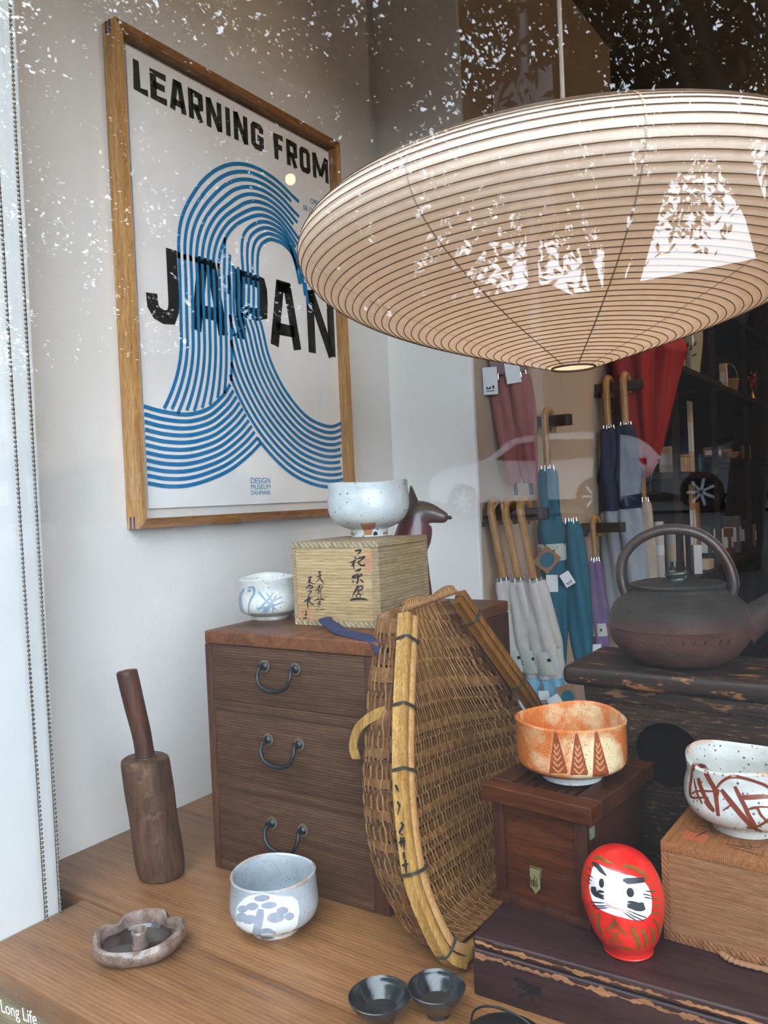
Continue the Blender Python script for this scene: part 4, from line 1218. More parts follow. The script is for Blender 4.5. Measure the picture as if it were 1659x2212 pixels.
# handle loop on the outside
pts = spline([(0.617, 0.340, 0.292), (0.585, 0.345, 0.285), (0.548, 0.352, 0.262), (0.532, 0.357, 0.235), (0.5335, 0.36, 0.215)], 8)
mb = MB()
path = []
for i, q in enumerate(pts):
    a = Vector(pts[max(i - 1, 0)]); b = Vector(pts[min(i + 1, len(pts) - 1)])
    d = (b - a).normalized(); s = d.cross(Vector((0.0, -0.9, 0.35))).normalized()
    path.append((Vector(q) - BO, s, s.cross(d).normalized()))
strip_mesh(mb, path, 0.0135, 0.0016)
mb.build('handle_strap', M_BAMBOO, ba)
mb = MB()
def RIMW(x, y, h):
    t = 0.36 + (y / 100.0) * 0.24
    p = Vector(lerp_curve(LRs, t)); a = Vector(lerp_curve(LRs, t - 0.01)); b = Vector(lerp_curve(LRs, t + 0.01))
    tg = (b - a).normalized(); sd = NB.cross(tg).normalized()
    return tuple(p + sd * (-0.0075 - 0.00645 - h) + NB * (0.0045 + (x - 5) * 0.00125) - BO)
for pts in ([(3, 4), (6, 12)], [(4, 22), (6, 27), (3, 36)], [(6, 44), (8, 48), (3, 55), (7, 58)], [(1, 66), (9, 64)], [(4, 60), (3, 71)], [(7, 60), (6, 74)], [(5, 76), (5, 84)], [(1, 90), (9, 88)], [(6, 84), (4, 99)]):
    br(mb, RIMW, [pts[0]] + [((pts[0][0] + pts[1][0]) / 2, (pts[0][1] + pts[1][1]) / 2)] + pts[1:], 2.6, tp=(0.8, 0.5))
mb.build('handwriting', M_BLACK, ba, smooth=0, label='black katakana handwriting on the rim')
# ------------------------------------------------------------------ dark painted chest, front right
M_LACQ = wood('worn_dark_lacquer', srgb(44, 28, 28), srgb(66, 44, 42), 'X', 1.0, 0.5, 14, 0.2, worn=0.69, wornc=srgb(120, 84, 58), wscale=30, stretch=10)
M_LACQ2 = wood('flaking_dark_lacquer', srgb(40, 30, 28), srgb(62, 48, 42), 'X', 1.0, 0.5, 14, 0.4, worn=0.60, wornc=srgb(146, 100, 62), wscale=8, stretch=10)
M_EDGE = wood('rubbed_edge', srgb(50, 36, 30), srgb(74, 52, 40), 'X', 1.0, 0.55, 16, 0.5, worn=0.47, wornc=srgb(168, 118, 76), wscale=9, stretch=8)
CR = math.radians(3.0)
ch = thing('dark_lacquer_chest', 'low dark red-brown lacquered chest with chipped edges carrying the small boxes', 'chest', (0.729, 0.300, 0), CR)
CW, CD, CH = 0.52, 0.225, 0.066
MB().box(0, CW, 0.0, CD, 0.0, CH - 0.0135, 0.004, 3).build('body', M_LACQ, ch)
MB().box(0.001, CW, 0.001, CD, CH - 0.0125, CH, 0.004, 3).build('lid', M_LACQ, ch)
MB().box(0.004, CW - 0.004, 0.004, CD - 0.004, CH - 0.014, CH - 0.012).build('seam', M_BLACK, ch, smooth=0)
# rubbed wood along the front edges: ragged strips
def ragged(x0, x1, z, amp, w, fn, seed):
    mb = MB(); V = []; F = []
    n = int((x1 - x0) / 0.0012)
    for i in range(n + 1):
        x = x0 + (x1 - x0) * i / n
        a = w * max(0.0, 0.50 + 1.4 * nz(x * 45, seed, 0) + 0.7 * nz(x * 190, seed, 3))
        b = w * max(0.0, 0.50 + 1.4 * nz(x * 45, seed + 5, 0) + 0.7 * nz(x * 190, seed, 9))
        V.append(fn(x, z + a, 0.0003)); V.append(fn(x, z - b, 0.0003))
    F = [(2 * i, 2 * i + 1, 2 * i + 3, 2 * i + 2) for i in range(n)]
    return mb.add(V, F)
M_BAREW = wood('bare_worn_wood', srgb(120, 80, 50), srgb(178, 126, 82), 'X', 1.2, 0.7, 30, 0.5, stretch=14)
ragged(0.004, CW - 0.004, CH - 0.0068, 0.3, 0.0028, lambda x, z, h: (x, 0.001 - h, z), 1.0).build('chipped_edge', M_BAREW, ch, smooth=0)
ragged(0.004, CW - 0.004, CH - 0.0195, 0.3, 0.0040, lambda x, z, h: (x, -h, z), 7.0).build('chipped_edge', M_BAREW, ch, smooth=0)
ragged(0.004, CW - 0.004, CH - 0.0035, 0.3, 0.0010, lambda x, z, h: (x, 0.0015 - h, z), 17.0).build('chipped_edge', M_BAREW, ch, smooth=0)
M_CREST = plain('black_crest_paint', srgb(24, 22, 24), 0.4)
mb = MB()
CF = lambda x, y, h: (0.066 + (x - 380) * 0.000205, -0.0002 - h, 0.0245 - (y - 1790) * 0.000135)
for pts, w in (([(300, 1740), (340, 1735), (380, 1760)], 40), ([(380, 1735), (390, 1790), (388, 1840)], 46), ([(450, 1745), (420, 1765), (385, 1790)], 40), ([(320, 1790), (350, 1785), (385, 1790)], 34), ([(455, 1800), (420, 1800), (390, 1800)], 34), ([(372, 1820), (340, 1850), (318, 1885)], 26), ([(395, 1830), (400, 1870), (420, 1900), (460, 1920)], 20)):
    br(mb, CF, pts, w, 0.0003, (0.5, 0.3))
mb.build('painted_crest', M_CREST, ch, smooth=0, label='black painted flower crest')

# ------------------------------------------------------------------ small brown box with brass hasp
M_SB = wood('reddish_brown_wood', srgb(84, 48, 28), srgb(134, 84, 50), 'X', 1.2, 0.5, 24, 0.3, 0.2, stretch=12)
M_SBZ = wood('reddish_brown_wood_upright', srgb(66, 38, 26), srgb(104, 62, 40), 'Z', 1.2, 0.5, 24, 0.3, stretch=12)
M_SBD = wood('dark_box_side', srgb(58, 32, 24), srgb(88, 52, 36), 'Z', 1.2, 0.5, 24, 0.3, stretch=12)
M_BRASS = plain('verdigris_brass', srgb(150, 144, 104), 0.45, 0.55, var=0.3, vscale=250, bump=0.3, bscale=400)
M_BRASSD = plain('dark_brass', srgb(104, 88, 52), 0.5, 0.6, var=0.3, vscale=300)
SBR = math.radians(-5)
sb = thing('brown_box', 'small brown wooden box with a brass hasp under the orange tea bowl', 'box', (0.7165, 0.3875, 0.066), SBR)
W_, D_, H_ = 0.122, 0.158, 0.140
MB().box(-0.004, W_ + 0.002, -0.004, D_, 0.0, 0.0105, 0.002).build('plinth', M_SBZ, sb)
MB().box(0.0, 0.014, 0.0, 0.012, 0.0107, H_ - 0.0202, 0.001).build('corner_post', M_SBZ, sb)
MB().box(W_ - 0.017, W_ - 0.0002, 0.0, 0.012, 0.0107, H_ - 0.0202, 0.001).build('corner_post', M_SBZ, sb)
MB().box(W_ - 0.009, W_, 0.0122, D_ - 0.002, 0.0107, H_ - 0.0202, 0.001).build('side_panel', M_SBD, sb)
MB().box(0.0, 0.009, 0.0122, D_ - 0.002, 0.0107, H_ - 0.0202, 0.001).build('side_panel', M_SBD, sb)
MB().box(0.0092, W_ - 0.0092, D_ - 0.010, D_ - 0.002, 0.0107, H_ - 0.0202).build('back_panel', M_SBD, sb)
MB().box(0.0092, W_ - 0.0092, 0.0122, D_ - 0.0102, 0.0107, 0.06).build('inner_tray', M_SBD, sb)
MB().box(0.0142, W_ - 0.0172, 0.0045, 0.011, 0.0107, 0.0505, 0.0006).build('front_panel', M_SB, sb)
MB().box(0.0142, W_ - 0.0172, 0.0045, 0.011, 0.0511, H_ - 0.0202, 0.0006).build('front_panel', M_SB, sb)
# scalloped apron under the lid
ap = [(0.0142, H_ - 0.0202), (0.0142, H_ - 0.040)]
A0, A1 = 0.0142, W_ - 0.0172
cusp = [(0, -0.0195), (.06, -.0205), (.13, -.0215), (.17, -.0185), (.20, -.0165), (.25, -.0155), (.32, -.0165), (.38, -.0195), (.44, -.022), (.5, -.0225), (.56, -.0215), (.60, -.0205), (.66, -.0215), (.72, -.0235), (.76, -.0265), (.80, -.0285), (.86, -.0290), (.93, -.0300), (1.0, -.0300)]
ap = [(A0, H_ - 0.0202)] + [(A0 + (A1 - A0) * u, H_ - 0.0202 + v * 0.85 + 0.001) for u, v in spline(cusp, 3)] + [(A1, H_ - 0.0202)]
MB().prism(ap, lambda a, b, h: (a, h, b), 0.0015, 0.0042).build('apron', M_SB, sb, smooth=0, fixn=True)
# open lid frame with slats
lx0, lx1, ly0, ly1 = -0.010, W_ + 0.010, -0.009, D_ + 0.014
for a, b, c, d, m in ((lx0, lx1, ly0, ly0 + 0.026, M_SB), (lx0, lx1, ly1 - 0.026, ly1, M_SB)):
    MB().box(a, b, c, d, H_ - 0.020, H_, 0.0025, 3).build('lid_rail', m, sb)
for a, b in ((lx0, lx0 + 0.026), (lx1 - 0.030, lx1)):
    MB().box(a, b, ly0 + 0.0262, ly1 - 0.0262, H_ - 0.020, H_, 0.002, 3).build('lid_rail', M_SBZ, sb)
for i in range(6):
    x = 0.020 + i * 0.0128
    MB().box(x, x + 0.009, ly0 + 0.0262, ly1 - 0.0262, H_ - 0.0085, H_ - 0.004, 0.001).build('lid_slat', M_SBZ, sb)
# hasp
hs = MB().box(0.046, 0.062, 0.0015, 0.0043, 0.0395, 0.0512, 0.001).build('hasp_plate', M_BRASSD, sb)
MB().prism([(0.0478, 0.049), (0.0602, 0.049), (0.0602, 0.0275), (0.0575, 0.0255), (0.054, 0.021), (0.0505, 0.0255), (0.0478, 0.0275)], lambda a, b, h: (a, h, b), -0.0008, 0.0012).build('hasp', M_BRASS, sb, smooth=0, fixn=True)
MB().tube([(0.0525, -0.0008, 0.031), (0.0525, -0.004, 0.033), (0.0525, -0.0045, 0.039), (0.0525, -0.001, 0.042), ], 0.0016, 8).build('staple', M_BRASSD, sb)
MB().tube([(0.0565, -0.0008, 0.031), (0.0565, -0.004, 0.033), (0.0565, -0.0045, 0.039), (0.0565, -0.001, 0.042), ], 0.0016, 8).build('staple', M_BRASSD, sb)
M_VERD = plain('verdigris_hinge', srgb(110, 128, 104), 0.6, 0.3, var=0.4, vscale=300)
for z in (0.045, 0.098):
    MB().box(W_ - 0.0004, W_ + 0.0012, 0.006, 0.017, z, z + 0.013, 0.0004).build('hinge', M_VERD, sb)

# orange bowl
M_ORG = ceramic('orange_shino', srgb(212, 190, 148), srgb(190, 106, 46), srgb(96, 50, 26), 0.25, 16, 0.5, 330, 0.11, lip=(srgb(190, 100, 48), 0.0705), foot=(srgb(196, 196, 194), 0.0095), coat=0.4, lo=0.36, hi=0.52)
M_ORGL = plain('rust_brush', srgb(134, 62, 30), 0.4, var=0.25, vscale=160)
M_GLZW = plain('white_glaze_drip', srgb(226, 216, 196), 0.25, var=0.05, vscale=80)
ob = thing('tea_bowl', 'orange and cream tea bowl painted with three brown leaf spears on the brown box', 'bowl', (0.791, 0.456, 0.206), 0.0)
sh = [(0.0, .60), (.07, .80), (.17, .95), (.3, .985), (.6, .985), (.85, .985), (1.0, 1.0)]
o = MB().lathe(bowl_profile(0.0665, 0.0715, 0.036, 0.0085, 0.0048, sh), 90, wob(3.0, 0.016, 0.0018, 0.0715, 0.3, 0.012)).build('bowl_body', M_ORG, ob)
k_ = 0.96 / 1697 * 0.409
S = Stamp(o, (0.791, 0.456, 0.240), k_, (620, 580))
SP = ((560, 543, 505, 46), (660, 645, 505, 44), (765, 738, 485, 42))
for bx, tx, ty, wd_ in SP:
    by = 712
    S.fill([(tx - 4, ty), (tx + 5, ty), ((tx + bx) / 2 + wd_ * 0.62, (ty + by) / 2), (bx + wd_, by - 8), (bx - wd_, by), ((tx + bx) / 2 - wd_ * 0.55, (ty + by) / 2)], 0.0003, 30, 8)
S.done('painted_leaves', M_ORGL, 'three rust brown leaf spears')
S = Stamp(o, (0.791, 0.456, 0.240), k_, (620, 580))
for bx, tx, ty, wd_ in SP:
    by = 712
    for k in range(5):
        y = ty + 78 + k * 27; f = (y - ty) / (by - ty)
        cx = tx + (bx - tx) * f; hw = wd_ * f * 0.62
        S.stroke([(cx - hw, y - 14), (cx, y + 8), (cx + hw, y - 16)], 8, taper=(.8, .6), sub=4, h=0.0007)
S.done('leaf_veins', plain('cream_glaze_line', srgb(186, 130, 78), 0.4), 'pale chevron veins')

# ------------------------------------------------------------------ daruma doll
M_RED = NT('red_lacquer_paper'); co_ = M_RED.coords(rnd=False)
M_RED.base(M_RED.ramp(M_RED.noise(co_, 40, 5), [(0.35, srgb(206, 22, 20)), (0.7, srgb(232, 52, 40))])); M_RED.p(rough=0.3, coat=0.5)
M_RED.bump(M_RED.noise(co_, 90, 4), 0.3, 0.002); M_RED = M_RED.m
M_FACE = plain('white_face_paint', srgb(226, 216, 224), 0.5, var=0.04, vscale=60)
M_EYEW = plain('eye_white', srgb(232, 240, 238), 0.4)
M_EYEB = plain('charcoal_paint', srgb(34, 36, 40), 0.5)
M_GOLD = plain('gold_paint', srgb(136, 106, 44), 0.4, 0.5, var=0.2, vscale=150)
dr = thing('daruma_doll', 'round red papier-mache daruma doll with a white face', 'doll', (0.884, 0.362, 0.0665), 0.0)
aim = math.atan2(-0.45 - 0.369, 1.162 - 0.882) - 0.12
def dw(a, r, z):
    d = (a - aim + PI) % (2 * PI) - PI
    g = math.exp(-(d / 0.75) ** 4)
    fz = math.exp(-((z - 0.058) / 0.023) ** 4)
    R = r * (1 - 0.07 * g * fz) * (1 + 0.09 * math.exp(-(d / 0.17) ** 2) * math.exp(-((z - 0.050) / 0.009) ** 2))
    R *= 1 + 0.05 * math.exp(-(d / 0.9) ** 4) * math.exp(-((z - 0.085) / 0.009) ** 2)
    return (R * math.cos(a) - 0.007 * z / 0.1, R * math.sin(a), z)
prof = [(0.001, 0), (0.0235, 0.0), (0.0255, 0.003), (0.0268, 0.007), (0.029, 0.0105), (0.0342, 0.0195), (0.0385, 0.033), (0.0415, 0.047), (0.0423, 0.057), (0.0415, 0.067), (0.039, 0.078), (0.0345, 0.088), (0.028, 0.096), (0.019, 0.102), (0.009, 0.105), (0.001, 0.1057)]
prof = [(float(a), float(b)) for a, b in spline(prof, 4)]
o = MB().lathe(prof, 96, dw).build('body', M_RED, dr)
kd = 0.835 / 1697 * 0.1447
DC, DCT = (0.881, 0.362, 0.1155), (780, 945)
def dst(): return Stamp(o, DC, kd, DCT)
face = [(330, 640), (335, 570), (380, 505), (450, 500), (520, 530), (600, 555), (700, 575), (800, 590), (900, 595), (980, 610), (1060, 650), (1120, 720), (1150, 800), (1165, 880), (1165, 960), (1150, 1050), (1100, 1110), (1020, 1150), (930, 1165), (820, 1162), (700, 1148), (560, 1120), (460, 1092), (390, 1040), (345, 980), (315, 900), (300, 800), (305, 710)]
dst().fill(face, 0.0003, 40, 40).done('face', M_FACE, 'white painted face')
S = dst()
def ell(cx, cy, a, b, h): S.fill([(cx + a * math.cos(j * PI / 10), cy + b * math.sin(j * PI / 10)) for j in range(20)], h, 12, 12)
ell(462, 730, 72, 95, 0.0006); ell(900, 812, 100, 110, 0.0006)
S.done('eye_whites', M_EYEW, 'pale eye discs')
S = dst()
ell(482, 742, 36, 60, 0.0010); ell(868, 812, 50, 62, 0.0010)
S.stroke([(345, 485), (420, 530), (480, 590), (545, 640)], 62, h=0.0010, taper=(.7, .3))
S.stroke([(770, 672), (860, 670), (960, 650), (1060, 630)], 76, h=0.0010, taper=(.25, .8))
S.stroke([(370, 800), (375, 860), (430, 900), (515, 905)], 80, h=0.0010, taper=(.8, .2)); S.stroke([(430, 850), (520, 850)], 34, False, 0.0011); S.stroke([(420, 910), (520, 940)], 36, False, 0.0011)
S.stroke([(1060, 960), (1000, 980), (920, 985), (830, 1000)], 110, h=0.0010, taper=(.8, .2)); S.stroke([(960, 940), (830, 935)], 40, False, 0.0011); S.stroke([(920, 970), (820, 968)], 22, False, 0.0011)
for q in ([(320, 1005), (450, 1000), (540, 990)], [(350, 1050), (470, 1040), (575, 1020)], [(380, 1078), (500, 1062), (590, 1045)], [(1085, 1105), (960, 1080), (810, 1040)], [(1050, 1150), (920, 1110), (800, 1060)], [(960, 1165), (860, 1120), (770, 1075)], [(1040, 810), (1100, 815), (1180, 828)], [(1060, 850), (1120, 852), (1185, 862)], [(1080, 765), (1130, 768), (1185, 770)], [(285, 660), (330, 672), (370, 690)], [(290, 700), (320, 715), (350, 735)], [(285, 745), (320, 765)] + [(330, 770)], [(300, 560), (320, 580), (345, 605)]):
    S.stroke(q, 15, h=0.0010, taper=(.9, .2))
S.done('face_brushwork', M_EYEB, 'black eyes, brows and whiskers')
S = dst()
for q, w in (([(350, 420), (430, 405), (520, 440), (615, 475)], 46), ([(770, 492), (860, 480), (960, 510), (1060, 560), (1120, 620)], 48), ([(1120, 680), (1180, 672)], 26), ([(1150, 755), (1220, 752)], 30), ([(1180, 850), (1260, 850)], 32), ([(1180, 945), (1270, 945)], 32), ([(1150, 1030), (1275, 1045)], 30), ([(1170, 1110), (1235, 1170)], 26),
             ([(250, 530), (300, 560)], 30), ([(225, 620), (285, 655)], 32), ([(215, 700), (280, 740)], 32), ([(225, 800), (280, 830)], 32), ([(225, 890), (280, 900)], 30),
             ([(370, 1110), (340, 1180), (330, 1240)], 34), ([(450, 1140), (425, 1220), (440, 1320), (490, 1420)], 48), ([(290, 1050), (280, 1110)], 26), ([(895, 1250), (930, 1330), (980, 1440), (985, 1540)], 58), ([(1015, 1260), (1070, 1330), (1085, 1420), (1070, 1490)], 48), ([(1135, 1225), (1180, 1290), (1180, 1390), (1150, 1440)], 44), ([(1230, 1160), (1265, 1240), (1255, 1310)], 36),
             ([(655, 1165), (660, 1230), (610, 1270), (540, 1360)], 34), ([(665, 1230), (740, 1310), (850, 1380)], 34), ([(600, 1300), (680, 1300)], 26), ([(610, 1360), (670, 1385), (720, 1360)], 26), ([(640, 1400), (700, 1410)], 24), ([(590, 1460), (650, 1440), (760, 1470)], 26), ([(680, 1440), (730, 1490)], 24), ([(580, 1490), (650, 1510)], 24), ([(640, 1545), (760, 1535), (920, 1550)], 28)):
    q = q if len(q) > 2 else [q[0], ((q[0][0] + q[1][0]) / 2, (q[0][1] + q[1][1]) / 2), q[1]]
    S.stroke(q, w, h=0.0006, taper=(.6, .6))
S.done('gold_brushwork', M_GOLD, 'gold brush strokes')
S = dst()
S.stroke([(545, 995), (600, 1030), (700, 1048), (800, 1055)], 26, h=0.0006, taper=(.5, .3))
S.done('mouth', plain('pink_mouth', srgb(206, 150, 140), 0.5), 'pink mouth line')

# ------------------------------------------------------------------ cedar box and white bowl, right
M_CED = wood('cedar_front', srgb(150, 104, 68), srgb(186, 138, 96), 'X', 1.4, 0.6, 40, 0.3, stretch=30, lines=(0.0021, 'Z', 0.34))
M_CEDT = wood('cedar_lid', srgb(148, 94, 54), srgb(190, 134, 84), 'Y', 1.4, 0.55, 40, 0.3, stretch=30, lines=(0.0021, 'X', 0.34))
M_CEDE = wood('cedar_end_grain', srgb(122, 78, 50), srgb(184, 132, 88), 'Z', 1.6, 0.7, 40, 0.3, stretch=20, lines=(0.003, 'DIAGONAL', 0.4))
cb = thing('cedar_box', 'striped cedar box with inscribed lid under the brown-painted white bowl', 'box', (0.911, 0.3985, 0.0665), math.radians(-1.5))
W2, D2, H2 = 0.20, 0.148, 0.1065
MB().box(0, W2, 0, D2, H2 - 0.0105, H2, 0.001).build('lid', M_CEDT, cb)
MB().box(0.0003, 0.0075, 0.0004, D2 - 0.0004, 0.0105, H2 - 0.0108).build('side_board', M_CEDE, cb)
MB().box(W2 - 0.0075, W2 - 0.0003, 0.0004, D2 - 0.0004, 0.0105, H2 - 0.0108).build('side_board', M_CEDE, cb)
MB().box(0.0077, W2 - 0.0077, 0.0004, 0.0085, 0.0105, H2 - 0.0108).build('front_board', M_CED, cb)
MB().box(0.0077, W2 - 0.0077, D2 - 0.0085, D2 - 0.0004, 0.0105, H2 - 0.0108).build('back_board', M_CED, cb)
MB().box(0.0, W2, 0.0, D2, 0.0, 0.0102, 0.0008).build('base_board', M_CEDE, cb)
mb = MB()
CT = lambda x, y, h: (x * 0.001, 0.148 - y * 0.001, H2 + h)
for pts, w in (([(20, 92), (28, 90), (38, 86)], 1.2), ([(34, 84), (40, 96), (42, 104)], .9), ([(18, 104), (26, 110), (30, 102)], 1.0), ([(24, 100), (38, 98), (46, 102)], 1.1), ([(36, 100), (32, 112), (28, 124)], 1.6), ([(60, 122), (74, 122), (90, 124)], 1.4), ([(66, 128), (84, 130), (104, 134)], 1.2), ([(72, 112), (78, 118), (72, 122)], 1.0), ([(80, 108), (84, 116), (82, 126)], .9), ([(76, 118), (88, 116), (94, 112)], 1.0)):
    br(mb, CT, pts, w, 0.0004)
mb.build('brush_lettering', M_BLACK, cb, smooth=0, label='black brush signature on the lid')
mb = MB()
for k in range(7): mb.ribbon([(18 + k * 3.4, 108), (20 + k * 3.4, 130)], 1.3, CT, 0.0002)
for k in range(6): mb.ribbon([(17, 110 + k * 3.8), (41, 111 + k * 3.8)], 1.2, CT, 0.0002)
mb.build('red_seal', plain('orange_seal', srgb(196, 92, 54), 0.8), cb, smooth=0)
M_OLIVE = plain('brown_braid', srgb(140, 98, 66), 0.9, bump=0.6, bscale=300)
t = thing('braided_cord', 'brown braided cord trailing out under the cedar box', 'cord', (0.975, 0.396, 0.0665))
pts = spline([(-0.006, 0.004, 0.0025), (0.0, -0.004, 0.0028), (0.012, -0.008, 0.0028), (0.03, -0.007, 0.0028), (0.06, -0.006, 0.0028)], 8)
MB().tube(pts, [0.0024 + 0.0005 * math.sin(i * 2.2) for i in range(len(pts))], 8, sq=(1, 1.7)).build('cord_strand', M_OLIVE, t)

M_WB = ceramic('white_grey_glaze', srgb(202, 200, 192), srgb(184, 184, 178), srgb(110, 84, 64), 0.22, 14, 0.8, 140, 0.10, lip=(srgb(186, 126, 82), 0.0762), coat=0.5)
M_IRONB = plain('iron_brown_brush', srgb(112, 48, 28), 0.3, var=0.2, vscale=120)
wb = thing('tea_bowl', 'white tea bowl with crossed brown brush loops on the cedar box', 'bowl', (0.981, 0.479, 0.173), 0.0)
sh = [(0.0, .62), (.06, .74), (.16, .90), (.34, 1.0), (.55, .99), (.75, .945), (.9, .955), (1.0, .96)]
o = MB().lathe(bowl_profile(0.0625, 0.0755, 0.034, 0.0085, 0.006, sh), 90, wob(5.2, 0.022, 0.0025, 0.0755, 2.6, 0.018)).build('bowl_body', M_WB, wb)
kw = 0.873 / 1697 * 0.168
S = Stamp(o, (0.981, 0.479, 0.208), kw, (1290, 985))
for q, w in (([(700, 780), (720, 700), (790, 695), (850, 770), (900, 860), (960, 960), (985, 1080), (1000, 1200), (1010, 1270)], 56), ([(690, 780), (680, 900), (668, 1000), (680, 1090), (740, 1110)], 30), ([(770, 860), (800, 960), (860, 1080), (960, 1220)], 50), ([(720, 900), (760, 1040), (820, 1160)], 26), ([(690, 1060), (760, 1020), (900, 1000), (960, 990)], 24), ([(700, 1110), (800, 1090), (900, 1080)], 22), ([(850, 1120), (900, 1180), (960, 1230)], 34),
             ([(980, 960), (1040, 870), (1140, 800), (1260, 790), (1400, 810), (1540, 850), (1640, 950), (1650, 1060), (1600, 1170), (1480, 1290), (1400, 1330)], 34), ([(1040, 960), (1140, 1080), (1250, 1200), (1340, 1290), (1380, 1340)], 62), ([(1190, 900), (1240, 1000), (1300, 1110), (1340, 1200), (1400, 1290), (1440, 1370)], 50), ([(1230, 1020), (1360, 1000), (1480, 975), (1620, 955)], 56), ([(1360, 1120), (1480, 1090), (1640, 1080)], 20), ([(1060, 1200), (1140, 1130), (1180, 1110)], 18), ([(1340, 1140), (1430, 1110), (1480, 1190), (1600, 1290)], 30), ([(1320, 1350), (1400, 1345), (1490, 1370)], 34), ([(985, 1080), (1000, 1010), (1010, 960)], 30)):
    S.stroke(q, w, h=0.0005, taper=(.7, .7))
S.done('brush_loops', M_IRONB, 'iron brown crossed brush loops')

# ------------------------------------------------------------------ old stand with a round hole
M_STAND = wood('old_black_paint', srgb(38, 28, 24), srgb(66, 50, 38), 'X', 1.0, 0.5, 16, 0.6, worn=0.555, wornc=srgb(112, 80, 50), wscale=42, lines=(0.006, 'Z', 0.35), stretch=14)
M_STANDT = wood('old_black_paint_top', srgb(34, 26, 22), srgb(58, 42, 34), 'X', 1.0, 0.45, 16, 0.4, worn=0.575, wornc=srgb(150, 104, 62), wscale=22, stretch=10)
M_STANDI = plain('hollow_dark_wood', srgb(30, 22, 18), 0.9)
st = thing('wooden_stand', 'old chipped black wooden stand with a round hole under the kettle', 'stand', (0.745, 0.545, 0))
SWX, SD = 0.44, 0.155
MB().box(0, SWX, 0, SD, 0.293, 0.319, 0.0115, 5).build('top_board', M_STANDT, st)
ragged(0.012, SWX - 0.012, 0.3165, 0.3, 0.0016, lambda x, z, h: (x, 0.0048 - (z - 0.3165) * -1.4 - h, z), 31.0).build('chipped_edge', M_BAREW, st, smooth=0)
hx, hzc, hr_ = 0.131, 0.2105, 0.0425
N = 48
V, F = [], []
px0, px1, pz0, pz1 = 0.026, SWX - 0.026, 0.0, 0.2925
def ringpt(a):
    dx, dz = math.cos(a), math.sin(a)
    tx = ((px1 - hx) / dx) if dx > 1e-6 else ((px0 - hx) / dx if dx < -1e-6 else 1e9)
    tz = ((pz1 - hzc) / dz) if dz > 1e-6 else ((pz0 - hzc) / dz if dz < -1e-6 else 1e9)
    t = min(tx, tz)
    return hx + dx * t, hzc + dz * t
angs = sorted([2 * PI * k / N for k in range(N)] + [math.atan2(z - hzc, x - hx) % (2 * PI) for x in (px0, px1) for z in (pz0, pz1)])
for yy in (0.017, 0.029):
    for a in angs:
        V.append((hx + hr_ * math.cos(a), yy, hzc + hr_ * math.sin(a)))
        q = ringpt(a); V.append((q[0], yy, q[1]))
n = len(angs)
for k in range(n):
    k2 = (k + 1) % n
    F.append((2 * k, 2 * k + 1, 2 * k2 + 1, 2 * k2)); b = 2 * n
    F.append((b + 2 * k, b + 2 * k2, b + 2 * k2 + 1, b + 2 * k + 1))
    F.append((2 * k, 2 * k2, b + 2 * k2, b + 2 * k))
    F.append((2 * k + 1, b + 2 * k + 1, b + 2 * k2 + 1, 2 * k2 + 1))
MB().add(V, F).build('front_panel', M_STAND, st, smooth=30, fixn=True)
MB().box(px0, px0 + 0.011, 0.0292, SD - 0.012, 0.0, 0.2925).build('side_panel', M_STAND, st)
MB().box(px1 - 0.011, px1, 0.0292, SD - 0.012, 0.0, 0.2925).build('side_panel', M_STAND, st)
MB().box(px0 + 0.0112, px1 - 0.0112, SD - 0.024, SD - 0.013, 0.0, 0.2925).build('back_panel', M_STANDI, st)
MB().box(px0 + 0.002, px1 - 0.002, 0.010, 0.0168, 0.2755, 0.2925, 0.002).build('moulding', M_STAND, st)

# ------------------------------------------------------------------ kettle
t_ = NT('wood_fired_clay'); co_ = t_.coords(rnd=False)
sx_ = t_.n('ShaderNodeSeparateXYZ'); t_.set(sx_, 0, t_.n('ShaderNodeTexCoord').outputs['Object'])
n1 = t_.noise(co_, 26, 6, 0.65)
zz = t_.math('ADD', sx_.outputs['Z'], t_.math('MULTIPLY', t_.math('SUBTRACT', n1, 0.5), 0.05))
t_.base(t_.mix(t_.ramp(t_.math('MULTIPLY', t_.math('SUBTRACT', zz, 0.048), 40.0, True), [(0, (0, 0, 0)), (1, (1, 1, 1))]), t_.ramp(n1, [(0.3, srgb(74, 44, 35)), (0.7, srgb(116, 72, 55))]), t_.ramp(n1, [(0.3, srgb(40, 36, 33)), (0.7, srgb(68, 60, 55))])))
t_.p(rough=0.42, coat=0.1, coatr=0.3)
t_.bump(t_.noise(co_, 260, 5, 0.75), 1.0, 0.004)
M_KET = t_.m
M_KETH = ceramic('dark_clay_handle', srgb(54, 48, 46), srgb(84, 58, 46), None, 0.42, 30, 0.6)
M_KETL = ceramic('grey_green_lid', srgb(46, 53, 52), srgb(66, 72, 70), srgb(110, 110, 104), 0.4, 30, 0.7, 400, 0.1)
ke = thing('clay_kettle', 'brown wood-fired clay kettle with an arched handle on the black stand', 'kettle', (0.879, 0.628, 0.3192), 0.25)
prof = [(0.001, 0.0), (0.045, 0.0), (0.058, 0.003), (0.072, 0.012), (0.0855, 0.029), (0.0905, 0.045), (0.0905, 0.0505), (0.0915, 0.052), (0.0905, 0.054), (0.0895, 0.064), (0.083, 0.078), (0.072, 0.089), (0.0625, 0.0945), (0.060, 0.0965), (0.0595, 0.1005), (0.057, 0.101), (0.055, 0.098), (0.053, 0.094), (0.001, 0.093)]
MB().lathe(prof, 96, lambda a, r, z: (r * (1 + 0.006 * math.sin(3 * a)) * math.cos(a), r * (1 + 0.006 * math.sin(3 * a)) * math.sin(a), z)).build('pot_body', M_KET, ke)
